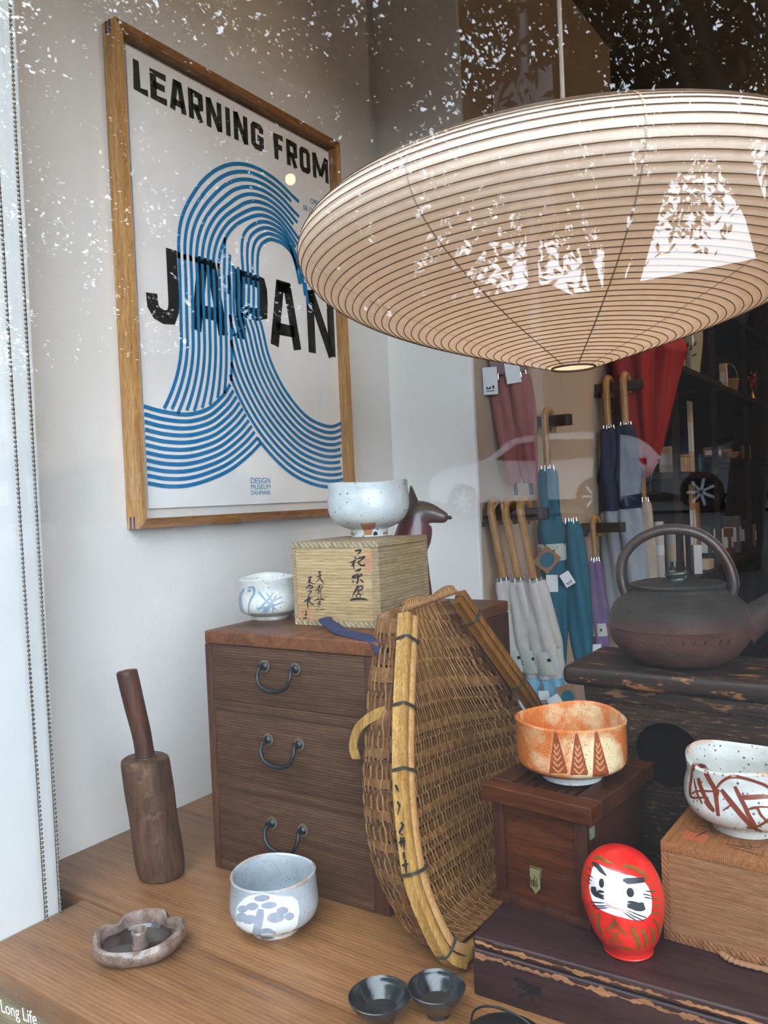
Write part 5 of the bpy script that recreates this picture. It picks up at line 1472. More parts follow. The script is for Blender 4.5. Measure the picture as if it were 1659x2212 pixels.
lid = MB().lathe([(0.001, 0.096), (0.058, 0.0985), (0.061, 0.1015), (0.0615, 0.104), (0.059, 0.106), (0.052, 0.1052), (0.036, 0.107), (0.015, 0.1085), (0.001, 0.109)], 72, lambda a, r, z: (r * math.cos(a), r * math.sin(a), z + 0.0006 * math.sin(4 * a))).build('lid', M_KETL, ke)
MB().lathe([(0.010, 0.108), (0.0085, 0.111), (0.010, 0.1145), (0.0125, 0.117), (0.012, 0.119), (0.006, 0.1185), (0.001, 0.117)], 24, lambda a, r, z: (r * 1.25 * math.cos(a), r * 0.85 * math.sin(a), z + 0.0015 * math.cos(a))).build('knob', M_KETL, lid)
hp = spline([(-0.064, 0, 0.088), (-0.069, 0, 0.100), (-0.0715, 0, 0.120), (-0.066, 0, 0.143), (-0.048, 0, 0.163), (-0.022, 0, 0.1745), (0.004, 0, 0.176), (0.030, 0, 0.169), (0.050, 0, 0.152), (0.0635, 0, 0.128), (0.0685, 0, 0.104), (0.066, 0, 0.088)], 6)
k = len(hp)
mb = MB(); mb.tube(hp, [0.0095 - 0.0012 * math.sin(PI * i / (k - 1)) for i in range(k)], 20, sq=(0.8, 1.15))
mb.build('handle', M_KETH, ke)
for e in (-0.0042, 0.0, 0.0042):
    MB().tube([(q[0] * 1.0 + 0, e, q[2]) if False else (q[0] + (0.0068 * (q[0] / 0.0715)), e, q[2] + 0.0062 * max(0, (q[2] - 0.11) / 0.066)) for q in hp[30:62]], 0.0012, 6).build('handle_ridge', M_KETH, ke)
sp = spline([(0.078, 0, 0.050), (0.092, 0, 0.058), (0.104, 0, 0.069), (0.1145, 0, 0.079), (0.1235, 0, 0.084)], 6)
k = len(sp)
mb = MB(); mb.tube(sp, [0.027 - 0.0165 * (i / (k - 1)) ** 0.75 for i in range(k)], 28, caps=False)
mb.tube(sp[::-1], [0.0075 + 0.012 * (i / (k - 1)) ** 1.2 for i in range(k)], 28, caps=True)
mb.build('spout', M_KET, ke)
for a0 in (-1.5, -1.36, -1.22, -1.0, -0.86):
    a1 = a0 - 0.25 + 0.06
    MB().tube([((0.0912 - 0.007 * f * f - 0.011 * f) * math.cos(a0 - 0.09 * f), (0.0912 - 0.007 * f * f - 0.011 * f) * math.sin(a0 - 0.09 * f), 0.044 - 0.026 * f) for f in (0, .25, .5, .75, 1)], 0.0007, 5).build('incised_line', M_CRACK, ke)

# ------------------------------------------------------------------ black cups and iron pot at the front edge
M_BLK = ceramic('black_glaze', srgb(28, 30, 32), srgb(44, 46, 48), None, 0.16, 30, 0.25, coat=0.5)
for nm, (x, y, r, h), lb, tl in (('black_bowl', (0.668, 0.208, 0.0335, 0.030), 'shiny black flared bowl at the bottom edge, the nearer of the pair', 0.25), ('black_bowl', (0.712, 0.252, 0.031, 0.030), 'shiny black flared bowl at the bottom edge beside the dark chest', 0.15)):
    t = thing(nm, lb, 'bowl', (x, y, 0), 0.0, 'black flared bowls')
    sh = [(0.0, .45), (.15, .55), (.45, .75), (.75, .92), (1.0, 1.0)]
    MB().lathe(bowl_profile(r, h, r * 0.42, 0.004, 0.0016, sh), 64, wob(tl * 9, 0.006, 0.0004, h)).build('bowl_body', M_BLK, t)
ip = thing('iron_pot', 'small black iron lidded pot with a thin wire handle at the bottom edge', 'pot', (0.803, 0.229, 0))
prof = [(0.001, 0), (0.028, 0.0), (0.034, 0.004), (0.038, 0.012), (0.038, 0.017), (0.037, 0.0185), (0.035, 0.0175), (0.034, 0.012), (0.001, 0.010)]
MB().lathe(prof, 56).build('pot_body', M_IRON, ip)
l = MB().lathe([(0.001, 0.0175), (0.0385, 0.0185), (0.0395, 0.0195), (0.038, 0.0205), (0.02, 0.0235), (0.001, 0.0245)], 56).build('lid', M_IRON, ip)
MB().lathe([(0.003, 0.0245), (0.0025, 0.0265), (0.0045, 0.029), (0.0035, 0.031), (0.0005, 0.0315)], 20).build('knob', M_IRON, l)
pts = [(-0.039 * math.cos(a), 0.004, 0.017 + 0.0285 * math.sin(a) ** 0.7) for a in [PI * k / 28 for k in range(29)]]
MB().tube(pts, 0.0012, 8).build('wire_handle', M_IRON, ip)
for s in (-1, 1):
    MB().lathe([(0.0022, -0.002), (0.003, 0), (0.0022, 0.002)], 10, ax=Matrix.Translation((s * 0.039, 0.004, 0.017))).build('lug', M_IRON, ip)
# ------------------------------------------------------------------ paper lantern
LX, LY, LZ, LR_ = 0.774, 0.56, 0.875, 0.36
t_ = NT('lantern_paper')
co_ = t_.coords(rnd=False, scale=(1, 1, 1))
c_ = t_.ramp(t_.noise(co_, 60, 5), [(0.3, srgb(232, 218, 202)), (0.7, srgb(242, 232, 220))])
df = t_.n('ShaderNodeBsdfDiffuse'); t_.set(df, 0, c_)
tl_ = t_.n('ShaderNodeBsdfTranslucent'); t_.set(tl_, 0, c_)
bp = t_.n('ShaderNodeBump'); bp.inputs['Strength'].default_value = 0.25; bp.inputs['Distance'].default_value = 0.002
t_.set(bp, 'Height', t_.noise(t_.coords(rnd=False, scale=(1, 1, 5)), 120, 4)); t_.set(df, 'Normal', bp.outputs[0])
mx = t_.n('ShaderNodeMixShader'); mx.inputs[0].default_value = 0.32
t_.set(mx, 1, df.outputs[0]); t_.set(mx, 2, tl_.outputs[0])
t_.t.links.new(mx.outputs[0], t_.out.inputs[0])
M_LPAPER = t_.m
M_RIB = plain('bamboo_rib', srgb(96, 74, 56), 0.7)
M_SEAM = plain('paper_seam', srgb(204, 184, 164), 0.9)
M_CORD = plain('pale_cord', srgb(176, 164, 150), 0.8, bump=0.5, bscale=300)
la = thing('paper_lantern', 'large flat paper pendant lantern with thin ribs hanging from the ceiling', 'lantern', (LX, LY, 0))
def lan_z(r, top):
    q = min(r / LR_, 1.0)
    return LZ + 0.097 * math.sqrt(max(0, 1 - q ** 1.94)) if top else LZ - 0.168 * math.sqrt(max(0, 1 - q ** 0.869))
prof = []
for top in (False, True):
    rs = [0.029 + (LR_ - 0.029) * (1 - (1 - k / 400) ** 2) for k in range(401)]
    P = [(r, lan_z(r, top)) for r in rs]
    prof += P if not top else P[::-1][1:]
prof = np.array(prof)
d = np.r_[0, np.cumsum(np.linalg.norm(np.diff(prof, axis=0), axis=1))]
# round the equator a little
def lp(s): return float(np.interp(s, d, prof[:, 0])), float(np.interp(s, d, prof[:, 1]))
def lps(s):
    a = [lp(min(max(s + e, 0), d[-1])) for e in (-0.012, -0.006, 0, 0.006, 0.012)]
    return sum(q[0] for q in a) / 5, sum(q[1] for q in a) / 5
NR = int(d[-1] / 0.0104)
pp = []
for k in range(NR * 3 + 1):
    s = d[-1] * k / (NR * 3)
    r, z = lps(s); r2, z2 = lps(min(s + 0.003, d[-1])); r1, z1 = lps(max(s - 0.003, 0))
    tx, tz = r2 - r1, z2 - z1; l = math.hypot(tx, tz); nx, nzz = tz / l, -tx / l
    off = 0.0 if k % 3 == 0 else -0.0012
    pp.append((r + nx * off, z + nzz * off))
sh_ = MB().lathe(pp, 128, lambda a, r, z: (r * math.cos(a), r * math.sin(a), z), cap0=False, cap1=False).build('paper_shade', M_LPAPER, la, smooth=60)
mb = MB(); pts = []
for k in range(NR * 96 + 1):
    s = d[-1] * k / (NR * 96); r, z = lps(s); r2, z2 = lps(min(s + 0.003, d[-1])); r1, z1 = lps(max(s - 0.003, 0))
    tx, tz = r2 - r1, z2 - z1; l = math.hypot(tx, tz)
    a = 2 * PI * k / 96
    e = 0.0003
    pts.append(((r + tz / l * e) * math.cos(a), (r + tz / l * e) * math.sin(a), z - tx / l * e))
mb.tube(pts, 0.0006, 5)
mb.build('spiral_rib', M_RIB, la)
for k in range(10):
    a = 2 * PI * k / 10 + 0.25
    V = []; F = []
    for j in range(121):
        s = d[-1] * j / 120; r, z = lps(s); r2, z2 = lps(min(s + 0.003, d[-1])); r1, z1 = lps(max(s - 0.003, 0))
        tx, tz = r2 - r1, z2 - z1; l = math.hypot(tx, tz); rr_ = r + tz / l * 0.0004
        for w in (-0.0009, 0.0009):
            V.append((rr_ * math.cos(a) - w * math.sin(a), rr_ * math.sin(a) + w * math.cos(a), z - tx / l * 0.0004))
    F = [(2 * j, 2 * j + 1, 2 * j + 3, 2 * j + 2) for j in range(120)]
    MB().add(V, F).build('paper_seam', M_SEAM, la, smooth=60)
z0 = lan_z(0.029, False); z1 = lan_z(0.029, True)
for z, r in ((z0, 0.0285), (z1, 0.0285)):
    MB().tube([(r * math.cos(2 * PI * k / 40), r * math.sin(2 * PI * k / 40), z) for k in range(40)], 0.0016, 8, closed=True).build('end_ring', M_RIB, la)
MB().tube([(0, 0, 0.99), (0.002, 0, 1.5), (0, 0, 2.148)], 0.0030, 10).build('cord', M_CORD, la)
MB().tube([(0, 0, 0.94), (0, 0, 0.992)], 0.012, 16).build('socket', M_BLACK, la)
M_BULB = emit('bulb_glow', (1.0, 0.80, 0.62), 75.0)
MB().lathe([(0.001, 0.872), (0.014, 0.876), (0.022, 0.89), (0.0225, 0.905), (0.016, 0.924), (0.011, 0.94)], 24, cap1=False).build('bulb', M_BULB, la)

# ------------------------------------------------------------------ umbrellas on the wall pegs
M_WAL = wood('walnut_peg', srgb(52, 34, 24), srgb(80, 56, 40), 'X', 1.3, 0.5, 24, 0.2)
M_HANDLE = wood('blond_handle', srgb(178, 132, 80), srgb(206, 164, 110), 'Z', 1.2, 0.32, 26, 0.08, stretch=14)
M_SHAFT = plain('black_shaft', (0.012, 0.012, 0.014), 0.35, 0.3)
M_CHROME = plain('chrome_tips', (0.6, 0.6, 0.6), 0.25, 0.9)
def cloth(name, c, rough=0.75): return plain(name, c, rough, var=0.08, vscale=40, bump=0.25, bscale=140)
M_UWHITE = cloth('white_nylon', srgb(206, 202, 198)); M_UBLUE = cloth('pale_blue_nylon', srgb(128, 184, 208)); M_UTEAL = cloth('teal_nylon', srgb(14, 104, 128))
M_UPINK = cloth('dusty_pink_nylon', srgb(176, 106, 104)); M_UNAVY = cloth('navy_nylon', srgb(28, 44, 78)); M_UGREY = cloth('grey_nylon', srgb(150, 156, 164))
M_UPURP = cloth('purple_nylon', srgb(116, 92, 136)); M_URED = cloth('red_nylon', srgb(178, 26, 14)); M_UBEIGE = cloth('beige_nylon', srgb(186, 172, 156))
M_LABEL = plain('pale_label', srgb(190, 194, 186), 0.8); M_TAG = plain('white_tag', srgb(222, 224, 226), 0.7); M_KRAFT = plain('kraft_card', srgb(150, 108, 72), 0.8)

def peg(y, z, length, label):
    t = thing('wall_peg', label, 'peg', (0.2452, y, z), group='dark wooden wall pegs')
    MB().box(0, length, -0.014, 0.014, -0.017, 0.013, 0.0015).build('bar', M_WAL, t)
    MB().box(0.0, 0.012, -0.020, 0.020, -0.030, -0.0175, 0.001).build('bracket', M_WAL, t)

def furl(mb, prof, n=48, lobes=8, twist=0.0, amp=0.16, seed=0.0, flare=None):
    def w(a, r, z):
        q = 1 + amp * math.sin(lobes * a / 2 + twist * z * 10 + seed) + 0.06 * nz(math.cos(a) * 2, math.sin(a) * 2, z * 14 + seed)
        x = r * q * math.cos(a); y = r * q * math.sin(a)
        return (x, y, z)
    mb.lathe(prof, n, w)

def umbrella(label, group, x, y, z, hl, sections, lean=(0, 0), hook=True, tip=0.06, band=None, tags=(), hm=None, hr=0.0105, seed=0.0, sq=(1, 1)):
    """hung by its hook: origin at the top inside of the hook; sections = [(material, [(radius, depth below origin), ...])]"""
    t = thing('umbrella', label, 'umbrella', (x, y, z), 0, group, rot=(lean[1], lean[0], 0))
    hm = hm or M_HANDLE
    oy = -0.024
    if hook:
        pts = spline([(0, 0.027, -0.045), (0, 0.0285, -0.012), (0, 0.020, 0.008), (0, 0.002, 0.0155), (0, -0.016, 0.008), (0, oy, -0.012), (0, oy, -0.07), (0, oy, -hl)], 6)
        MB().tube(pts, hr, 14, sq=sq).build('handle', hm, t)
    zl = max(d for m, P in sections for r, d in P)
    MB().tube([(0, oy, -hl - 0.0002), (0, oy, -zl - tip)], 0.0048, 10).build('shaft', M_SHAFT, t)
    MB().lathe([(0.005, -hl - 0.012), (0.0105, -hl - 0.010), (0.0105, -hl - 0.002), (0.005, -hl)], 16, lambda a, r, zz: (r * math.cos(a), r * math.sin(a) + oy, zz)).build('collar', M_CHROME, t)
    for i, (m, P) in enumerate(sections):
        mb = MB()
        furl(mb, [(r, -dd) for r, dd in (spline(P, 5))], seed=seed + i, twist=1.2)
        mb.v = [(a, b + oy, c) for a, b, c in mb.v]
        mb.build('canopy', m, t, smooth=70)
    # rib tips round the handle end
    P0 = sections[0][1][0]
    for k in range(8):
        a = 2 * PI * k / 8
        MB().tube([(P0[0] * 0.85 * math.cos(a), P0[0] * 0.85 * math.sin(a) + oy, -P0[1] + 0.010), (P0[0] * 0.95 * math.cos(a), P0[0] * 0.95 * math.sin(a) + oy, -P0[1] - 0.006)], 0.0016, 6).build('rib_tip', M_CHROME, t)
    if band:
        m, d0, d1, r = band
        b = MB(); b.lathe([(r * 0.98, -d1), (r, -d1 + 0.002), (r, -d0 - 0.002), (r * 0.98, -d0)], 32, lambda a, rr, zz: (rr * math.cos(a), rr * math.sin(a) + oy, zz), cap0=False, cap1=False)
        b.build('label_band', m, t)
        mb = MB()
        for j in range(4):
            zz = -d0 - 0.012 - j * 0.007
            mb.ribbon([(-2.4 + 0.08 * i, zz) for i in range(7)], 0.0016, lambda u, v, h: ((r + 0.0006) * math.cos(u), (r + 0.0006) * math.sin(u) + oy, v), 0)
        mb.ribbon([(-1.25 + 0.05 * i, -d0 - 0.02) for i in range(6)], 0.008, lambda u, v, h: ((r + 0.0006) * math.cos(u), (r + 0.0006) * math.sin(u) + oy, v), 0)
        mb.build('label_print', M_BLACK, t, smooth=0)
    for (m, px, pz, w, h, ang, ox, prn) in tags:
        fr = Matrix.Translation((px, oy - ox, pz)) @ Matrix.Rotation(math.radians(32), 4, 'Z') @ Matrix.Rotation(ang, 4, 'Y')
        g = MB().box(-w / 2, w / 2, -0.0004, 0.0004, -h, 0, m=fr).build('tag', m, t, smooth=0)
        MB().tube([tuple(fr @ Vector((0, 0, -0.004))), tuple(fr @ Vector((0, 0.004, 0.018)))], 0.0005, 5).build('tag_string', M_SHAFT, g)
        if prn == 'eyes':
            mb = MB(); F = lambda u, v, hh: tuple(fr @ Vector((u * w, -0.0008, -h + v * h)))
            mb.poly([(-.30, .20), (.02, .20), (.02, .32), (-.14, .235), (-.30, .32)], F)
            mb.poly([(.12, .20), (.18, .20), (.26, .24), (.28, .27), (.26, .31), (.18, .34), (.12, .34)], F)
            mb.ribbon([(-.3, .13), (.28, .13)], 0.03, F)
            mb.build('logo_print', M_BLACK, g, smooth=0)
        elif prn == 'disc':
            mb = MB(); F = lambda u, v, hh: tuple(fr @ Vector((u, -0.0008, -h / 2 + v)))
            mb.poly([(w * 0.36 * math.cos(k * PI / 12), w * 0.42 * math.sin(k * PI / 12)) for k in range(24)], F)
            mb.build('disc_print', M_UTEAL, g, smooth=0)
        elif prn == 'lines':
            mb = MB(); F = lambda u, v, hh: tuple(fr @ Vector((u * w, -0.0008, -h + v * h)))
            for j in range(8): mb.ribbon([(-.35, .15 + .08 * j), (.3, .15 + .08 * j)], 0.025, F)
            mb.build('text_lines', M_STEEL, g, smooth=0)
    return t

peg(1.300, 0.505, 0.165, 'dark wooden wall peg holding the three white umbrellas')
peg(1.600, 0.750, 0.115, 'dark wooden wall peg holding the teal umbrella')
peg(1.955, 0.437, 0.135, 'dark wooden wall peg holding the purple umbrella')
peg(2.130, 0.892, 0.155, 'dark wooden wall peg holding the two navy umbrellas')

WS = lambda r=1.0: [(M_UWHITE, [(0.020 * r, 0.178), (0.024 * r, 0.20), (0.027 * r, 0.27), (0.031 * r, 0.33), (0.030 * r, 0.36), (0.026 * r, 0.415)]), (M_UBLUE, [(0.027, 0.412), (0.0275, 0.45), (0.024, 0.55), (0.014, 0.66)])]
wl = (-0.10, 0.13)
for i, (x, lb, tg) in enumerate(((0.272, 'white umbrella with pale blue end nearest the wall on the low peg', ((M_TAG, 0.01, -0.435, 0.022, 0.06, 0.1, 0.035, None),)),
                                 (0.310, 'white umbrella with pale blue end in the middle of three on the low peg', ((M_KRAFT, 0.028, -0.435, 0.03, 0.05, -0.1, 0.02, None),)),
                                 (0.350, 'white umbrella with pale blue end and hanging white tag, outermost of three', ((M_TAG, -0.010, -0.438, 0.026, 0.085, 0.12, 0.040, 'lines'), (M_KRAFT, 0.036, -0.432, 0.042, 0.060, -0.1, 0.020, 'disc'), (M_TAG, 0.014, -0.448, 0.030, 0.092, -0.38, 0.052, None))))):
    umbrella(lb, 'white umbrellas on the low peg', x, 1.302, 0.5195, 0.17, WS(1.0 + 0.08 * i), wl, True, 0.06, (M_LABEL, 0.345, 0.402, 0.0362), tg, seed=i * 1.3, hr=0.0115, sq=(0.85, 1.0))
TS = [(M_UTEAL, [(0.020, 0.148), (0.026, 0.17), (0.030, 0.27), (0.038, 0.315), (0.034, 0.35), (0.030, 0.40), (0.031, 0.50), (0.027, 0.60), (0.018, 0.70), (0.014, 0.722)])]
umbrella('teal umbrella with a blond hooked handle and cardboard label on its own peg', 'teal umbrellas', 0.295, 1.602, 0.7645, 0.14, TS, (-0.015, 0.0), True, 0.055, (M_LABEL, 0.352, 0.398, 0.0385), ((M_KRAFT, 0.022, -0.372, 0.052, 0.058, 0.75, 0.040, 'disc'), (M_TAG, 0.012, -0.435, 0.032, 0.046, 0.05, 0.038, None), (M_TAG, 0.046, -0.43, 0.028, 0.038, -0.5, 0.040, 'eyes')), hr=0.0115, sq=(0.85, 1.0))
TS2 = [(M_UTEAL, [(0.018, 0.03), (0.026, 0.06), (0.031, 0.16), (0.032, 0.26), (0.028, 0.38), (0.016, 0.465)])]
umbrella('second teal umbrella hanging lower beside the labelled one', 'teal umbrellas', 0.345, 1.632, 0.50, 0.02, TS2, (-0.05, 0.0), False, 0.05, None, (), seed=2.0)
PS = [(M_UPINK, [(0.026, 0.03), (0.030, 0.05), (0.031, 0.10), (0.028, 0.18), (0.021, 0.26), (0.015, 0.30)])]
M_PHAND = plain('pink_plastic', srgb(168, 132, 138), 0.4)
for i, (x, lb) in enumerate(((0.276, 'folded pink umbrella with a printed logo tag, nearest the wall'), (0.318, 'folded pink umbrella with a blank tag, further from the wall'))):
    t = umbrella(lb, 'pink umbrellas under the lantern', x, 1.385, 0.880, 0.025, PS, (-0.035, 0.10), False, 0.03, None, ((M_TAG, -0.012 if i == 0 else 0.006, -0.002 + 0.02 * i, 0.036, 0.068, 0.06 - 0.09 * i, 0.042, 'eyes' if i == 0 else None),), seed=i * 2.0)
    MB().box(-0.022, 0.022, -0.046, -0.002, -0.024, 0.115, 0.006).build('grip', M_PHAND, t)
    MB().tube([(0, -0.024, 0.114), (-0.02, -0.018, 0.20), (-0.045, -0.01, 0.26)], 0.002, 6).build('wrist_strap', M_PHAND, t)
NS_ = [(M_UNAVY, [(0.020, 0.152), (0.027, 0.17), (0.035, 0.27), (0.044, 0.315), (0.037, 0.35), (0.037, 0.425)]), (M_UGREY, [(0.037, 0.424), (0.040, 0.46), (0.040, 0.60), (0.034, 0.78), (0.026, 0.84)])]
for i, (x, lb) in enumerate(((0.288, 'navy and grey long umbrella closest to the wall on the upper peg'), (0.345, 'navy and grey long umbrella on the outer end of the upper peg'))):
    umbrella(lb, 'navy umbrellas', x, 2.132, 0.9065 + 0.006 * i, 0.145, NS_, (-0.02, 0.0), True, 0.05, None, (), seed=i * 1.9, hr=0.0115)
US = [(M_UPURP, [(0.014, 0.118), (0.020, 0.135), (0.024, 0.22), (0.032, 0.265), (0.026, 0.30), (0.024, 0.34), (0.022, 0.40), (0.014, 0.50)])]
umbrella('purple umbrella with a blond hooked handle on the lower far peg', None, 0.288, 1.957, 0.4515, 0.112, US, (-0.03, 0.0), True, 0.05, (M_LABEL, 0.312, 0.352, 0.0265), ((M_TAG, -0.004, -0.375, 0.03, 0.07, 0.0, 0.032, None),), hr=0.0105, sq=(0.85, 1.0))
umbrella('beige umbrella hanging behind the kettle handle', None, 0.318, 2.385, 0.64, 0.13, [(M_UBEIGE, [(0.018, 0.13), (0.026, 0.16), (0.032, 0.26), (0.030, 0.38), (0.02, 0.50)])], (-0.02, 0.0), True, 0.05, (M_LABEL, 0.40, 0.45, 0.030), (), hr=0.0105)
peg(2.383, 0.6255, 0.10, 'dark wooden wall peg holding the beige umbrella')
# red umbrella hanging loose
rt = thing('umbrella', 'loosely closed red umbrella hanging wide beside the navy ones', 'umbrella', (0.365, 2.30, 1.06), 0.0)
RP = [(0.020, 0.115), (0.058, 0.075), (0.098, 0.02), (0.125, -0.045), (0.118, -0.075), (0.100, -0.16), (0.075, -0.28), (0.048, -0.39), (0.020, -0.455), (0.008, -0.47)]
def rw_(a, r, z):
    q = 1 + 0.17 * math.sin(8 * a + z * 5) + 0.08 * math.sin(3 * a + 1)
    return (r * q * math.cos(a) * 0.85 + 0.02 * (z + 0.2), r * q * math.sin(a) * 1.05 + 0.035 * math.sin(z * 5), z)
MB().lathe([(float(a), float(b)) for a, b in spline(RP, 6)], 96, rw_).build('canopy', M_URED, rt, smooth=70)
MB().tube([(0, 0, 0.10), (0, 0, -0.52)], 0.005, 10).build('shaft', M_SHAFT, rt)
pts = spline([(0, 0.0, 0.09), (0, 0.0, 0.20), (0.0, 0.01, 0.232), (0, 0.03, 0.245), (0, 0.05, 0.232), (0, 0.056, 0.20)], 6)
MB().tube(pts, 0.0105, 12).build('handle', M_HANDLE, rt)
peg(2.331, 1.2775, 0.17, 'dark wooden wall peg holding the red umbrella')
# printed notice on the wall behind the navy umbrellas
no = thing('paper_notice', 'small printed paper notice on the wall behind the navy umbrellas', 'notice', (0.2455, 2.262, 0.775))
MB().box(0, 0.0006, -0.055, 0.045, 0, 0.125).build('sheet', plain('pinkish_paper', srgb(206, 172, 160), 0.8), no, smooth=0)
mb = MB()
for j in range(9):
    if j in (3, 6): continue
    mb.ribbon([(-0.045, 0.018 + j * 0.011), (0.03, 0.018 + j * 0.011)], 0.0022, lambda u, v, h: (0.0009, u, v), 0)
mb.build('text_lines', plain('grey_print', srgb(120, 96, 90), 0.8), no, smooth=0)

# ------------------------------------------------------------------ shelving at the back
M_SHELF = wood('dark_shelf_wood', srgb(46, 28, 20), srgb(76, 48, 34), 'Y', 1.0, 0.5, 18, 0.2)
sv = thing('shelving_unit', 'dark wooden open shelving behind the kettle', 'shelf', (0.102, 2.45, ZF))
Z = lambda z: z - ZF
for (a, b, z, x1) in ((0.0, 0.62, 0.98, 0.35), (0.64, 2.1, 0.972, 0.35), (0.0, 0.62, 0.606, 0.32), (0.64, 2.1, 0.672, 0.32), (0.0, 2.1, 0.214, 0.34), (0.0, 2.1, -0.25, 0.34), (0.0, 2.1, 1.35, 0.32)):
    MB().box(0.0, x1, a, b, Z(z) - 0.024, Z(z), 0.002).build('shelf_board', M_SHELF, sv)
for y in (0.0, 0.62, 1.32, 2.08):
    for x in (0.0, 0.30):
        MB().box(x, x + 0.022, y - 0.0005, y + 0.019, 0.0, Z(1.45)).build('upright', M_SHELF, sv)
M_CREAM = plain('cream_card', srgb(206, 184, 152), 0.7); M_LWOOD = wood('light_wood', srgb(176, 132, 86), srgb(206, 166, 118), 'Z', 1.2, 0.55)
M_VASE = ceramic('celadon_cream', srgb(190, 182, 150), srgb(204, 196, 168), None, 0.15, 10, 0.1, coat=0.6)
M_OLV = plain('olive_brush', srgb(70, 76, 50), 0.4); M_TEALC = plain('dark_teal', srgb(20, 60, 62), 0.4); M_MUST = plain('mustard', srgb(176, 132, 46), 0.5)
M_WICK = wood('pale_wicker', srgb(140, 112, 58), srgb(190, 158, 92), 'Z', 1.0, 0.6)
v = thing('vase', 'cream ceramic vase with olive leaf marks on the dark shelf', 'vase', (0.38, 2.865, 0.9805))
o = MB().lathe([(float(a), float(b)) for a, b in spline([(0.001, 0.0), (0.030, 0.0), (0.031, 0.004), (0.036, 0.05), (0.044, 0.11), (0.049, 0.16), (0.047, 0.20), (0.036, 0.23), (0.022, 0.245), (0.020, 0.26), (0.026, 0.268), (0.02, 0.266), (0.016, 0.25)], 4)], 48).build('vase_body', M_VASE, v)
S = Stamp(o, (0.38, 2.865, 1.10), 0.0003, (0, 0))
for q, w in (([(-60, -20), (-40, -50), (-30, -90)], 34), ([(-10, 10), (10, -20), (5, -60)], 30), ([(40, -40), (60, -80)] + [(70, -100)], 24), ([(20, 90), (50, 70), (80, 60)], 26)):
    S.stroke(q, w, h=0.0006)
S.done('leaf_marks', M_OLV, 'olive leaf marks')
def boxthing(name, label, cat, x, y, z, sx, sy, h, m, parts=None, rz=0.0, group=None, extra=None):
    t = thing(name, label, cat, (x, y, z), rz, group)
    MB().box(-sx / 2, sx / 2, -sy / 2, sy / 2, 0, h, min(sx, sy, h) * 0.04).build('body', m, t)
    if extra == 'lid':
        MB().box(-sx / 2 - 0.001, sx / 2 + 0.001, -sy / 2 - 0.001, sy / 2 + 0.001, h, h + 0.008, 0.001).build('lid', m, t)
    if extra == 'label':
        MB().box(sx / 2, sx / 2 + 0.0006, -sy * 0.35, sy * 0.35, h * 0.3, h * 0.7).build('label_sticker', M_TAG, t)
        MB().box(-sx * 0.35, sx * 0.35, -sy / 2 - 0.0006, -sy / 2, h * 0.3, h * 0.7).build('label_sticker', M_TAG, t)
    if extra == 'band':
        MB().box(-sx / 2 - 0.0006, sx / 2 + 0.0006, -sy / 2 - 0.0006, sy / 2 + 0.0006, h * 0.62, h * 0.78).build('band', M_NAVY, t)
    return t
def can(name, label, cat, x, y, z, prof, m, extra=None):
    t = thing(name, label, cat, (x, y, z))
    MB().lathe(prof, 32).build('body', m, t)
    if extra: MB().lathe(extra[0], 24).build(extra[1], extra[2], t)
    return t
boxthing('wooden_tub', 'brown wooden tub with a dark band beside the vase', 'tub', 0.37, 2.61, 0.9805, 0.085, 0.085, 0.078, M_LWOOD, extra='band')
boxthing('paper_packet', 'narrow white packet standing beside the small wicker basket', 'packet', 0.405, 3.34, 0.9725, 0.03, 0.03, 0.122, M_CREAM, extra='label')
bk = thing('wicker_basket', 'small pale wicker basket with a hooped handle on the shelf', 'basket', (0.385, 3.55, 0.9725), 0.2)
for j in range(9):
    r = 0.028 + 0.008 * j / 8
    pts = [((r + 0.0016 * math.cos(12 * a + PI * (j % 2))) * math.cos(a) * 1.1, (r + 0.0016 * math.cos(12 * a + PI * (j % 2))) * math.sin(a), 0.005 + j * 0.0083) for a in [2 * PI * k / 60 for k in range(60)]]
    MB().tube(pts, 0.0042, 8, closed=True).build('woven_row', M_WICK, bk)
MB().lathe([(0.001, 0), (0.029, 0), (0.029, 0.004), (0.001, 0.004)], 24).build('bottom', M_WICK, bk)
pts = [(0.038 * math.cos(a), 0.0, 0.072 + 0.078 * math.sin(a)) for a in [PI * k / 24 for k in range(25)]]
MB().tube(pts, 0.003, 8).build('handle', M_WICK, bk)
fg = thing('lion_figurine', 'small shiny red and gold animal figurine on the shelf', 'figurine', (0.40, 4.05, 0.9725), math.radians(-60))
M_RG = plain('red_glaze', srgb(150, 22, 12), 0.15, coat=0.8); M_GG = plain('gold_leaf', srgb(206, 140, 50), 0.3, 0.8)
MB().lathe([(0.001, 0), (0.030, 0), (0.026, 0.01), (0.014, 0.04), (0.010, 0.062), (0.03, 0.068), (0.001, 0.07)], 24).build('pedestal', M_GG, fg)
skin('body', [(-0.030, 0, 0.105), (-0.008, 0, 0.103), (0.018, 0, 0.112), (0.030, 0, 0.138), (0.046, 0, 0.140), (0.018, 0.012, 0.085), (0.020, 0.013, 0.071), (0.018, -0.012, 0.085), (0.020, -0.013, 0.071), (-0.028, 0.012, 0.085), (-0.028, 0.013, 0.071), (-0.028, -0.012, 0.085), (-0.028, -0.013, 0.071), (-0.045, 0, 0.125), (-0.05, 0, 0.15)], [(0, 1), (1, 2), (2, 3), (3, 4), (2, 5), (5, 6), (2, 7), (7, 8), (0, 9), (9, 10), (0, 11), (11, 12), (0, 13), (13, 14)], [0.017, 0.018, 0.018, 0.016, 0.011, 0.008, 0.007, 0.008, 0.007, 0.008, 0.007, 0.008, 0.007, 0.008, 0.01], M_RG, fg, 2)
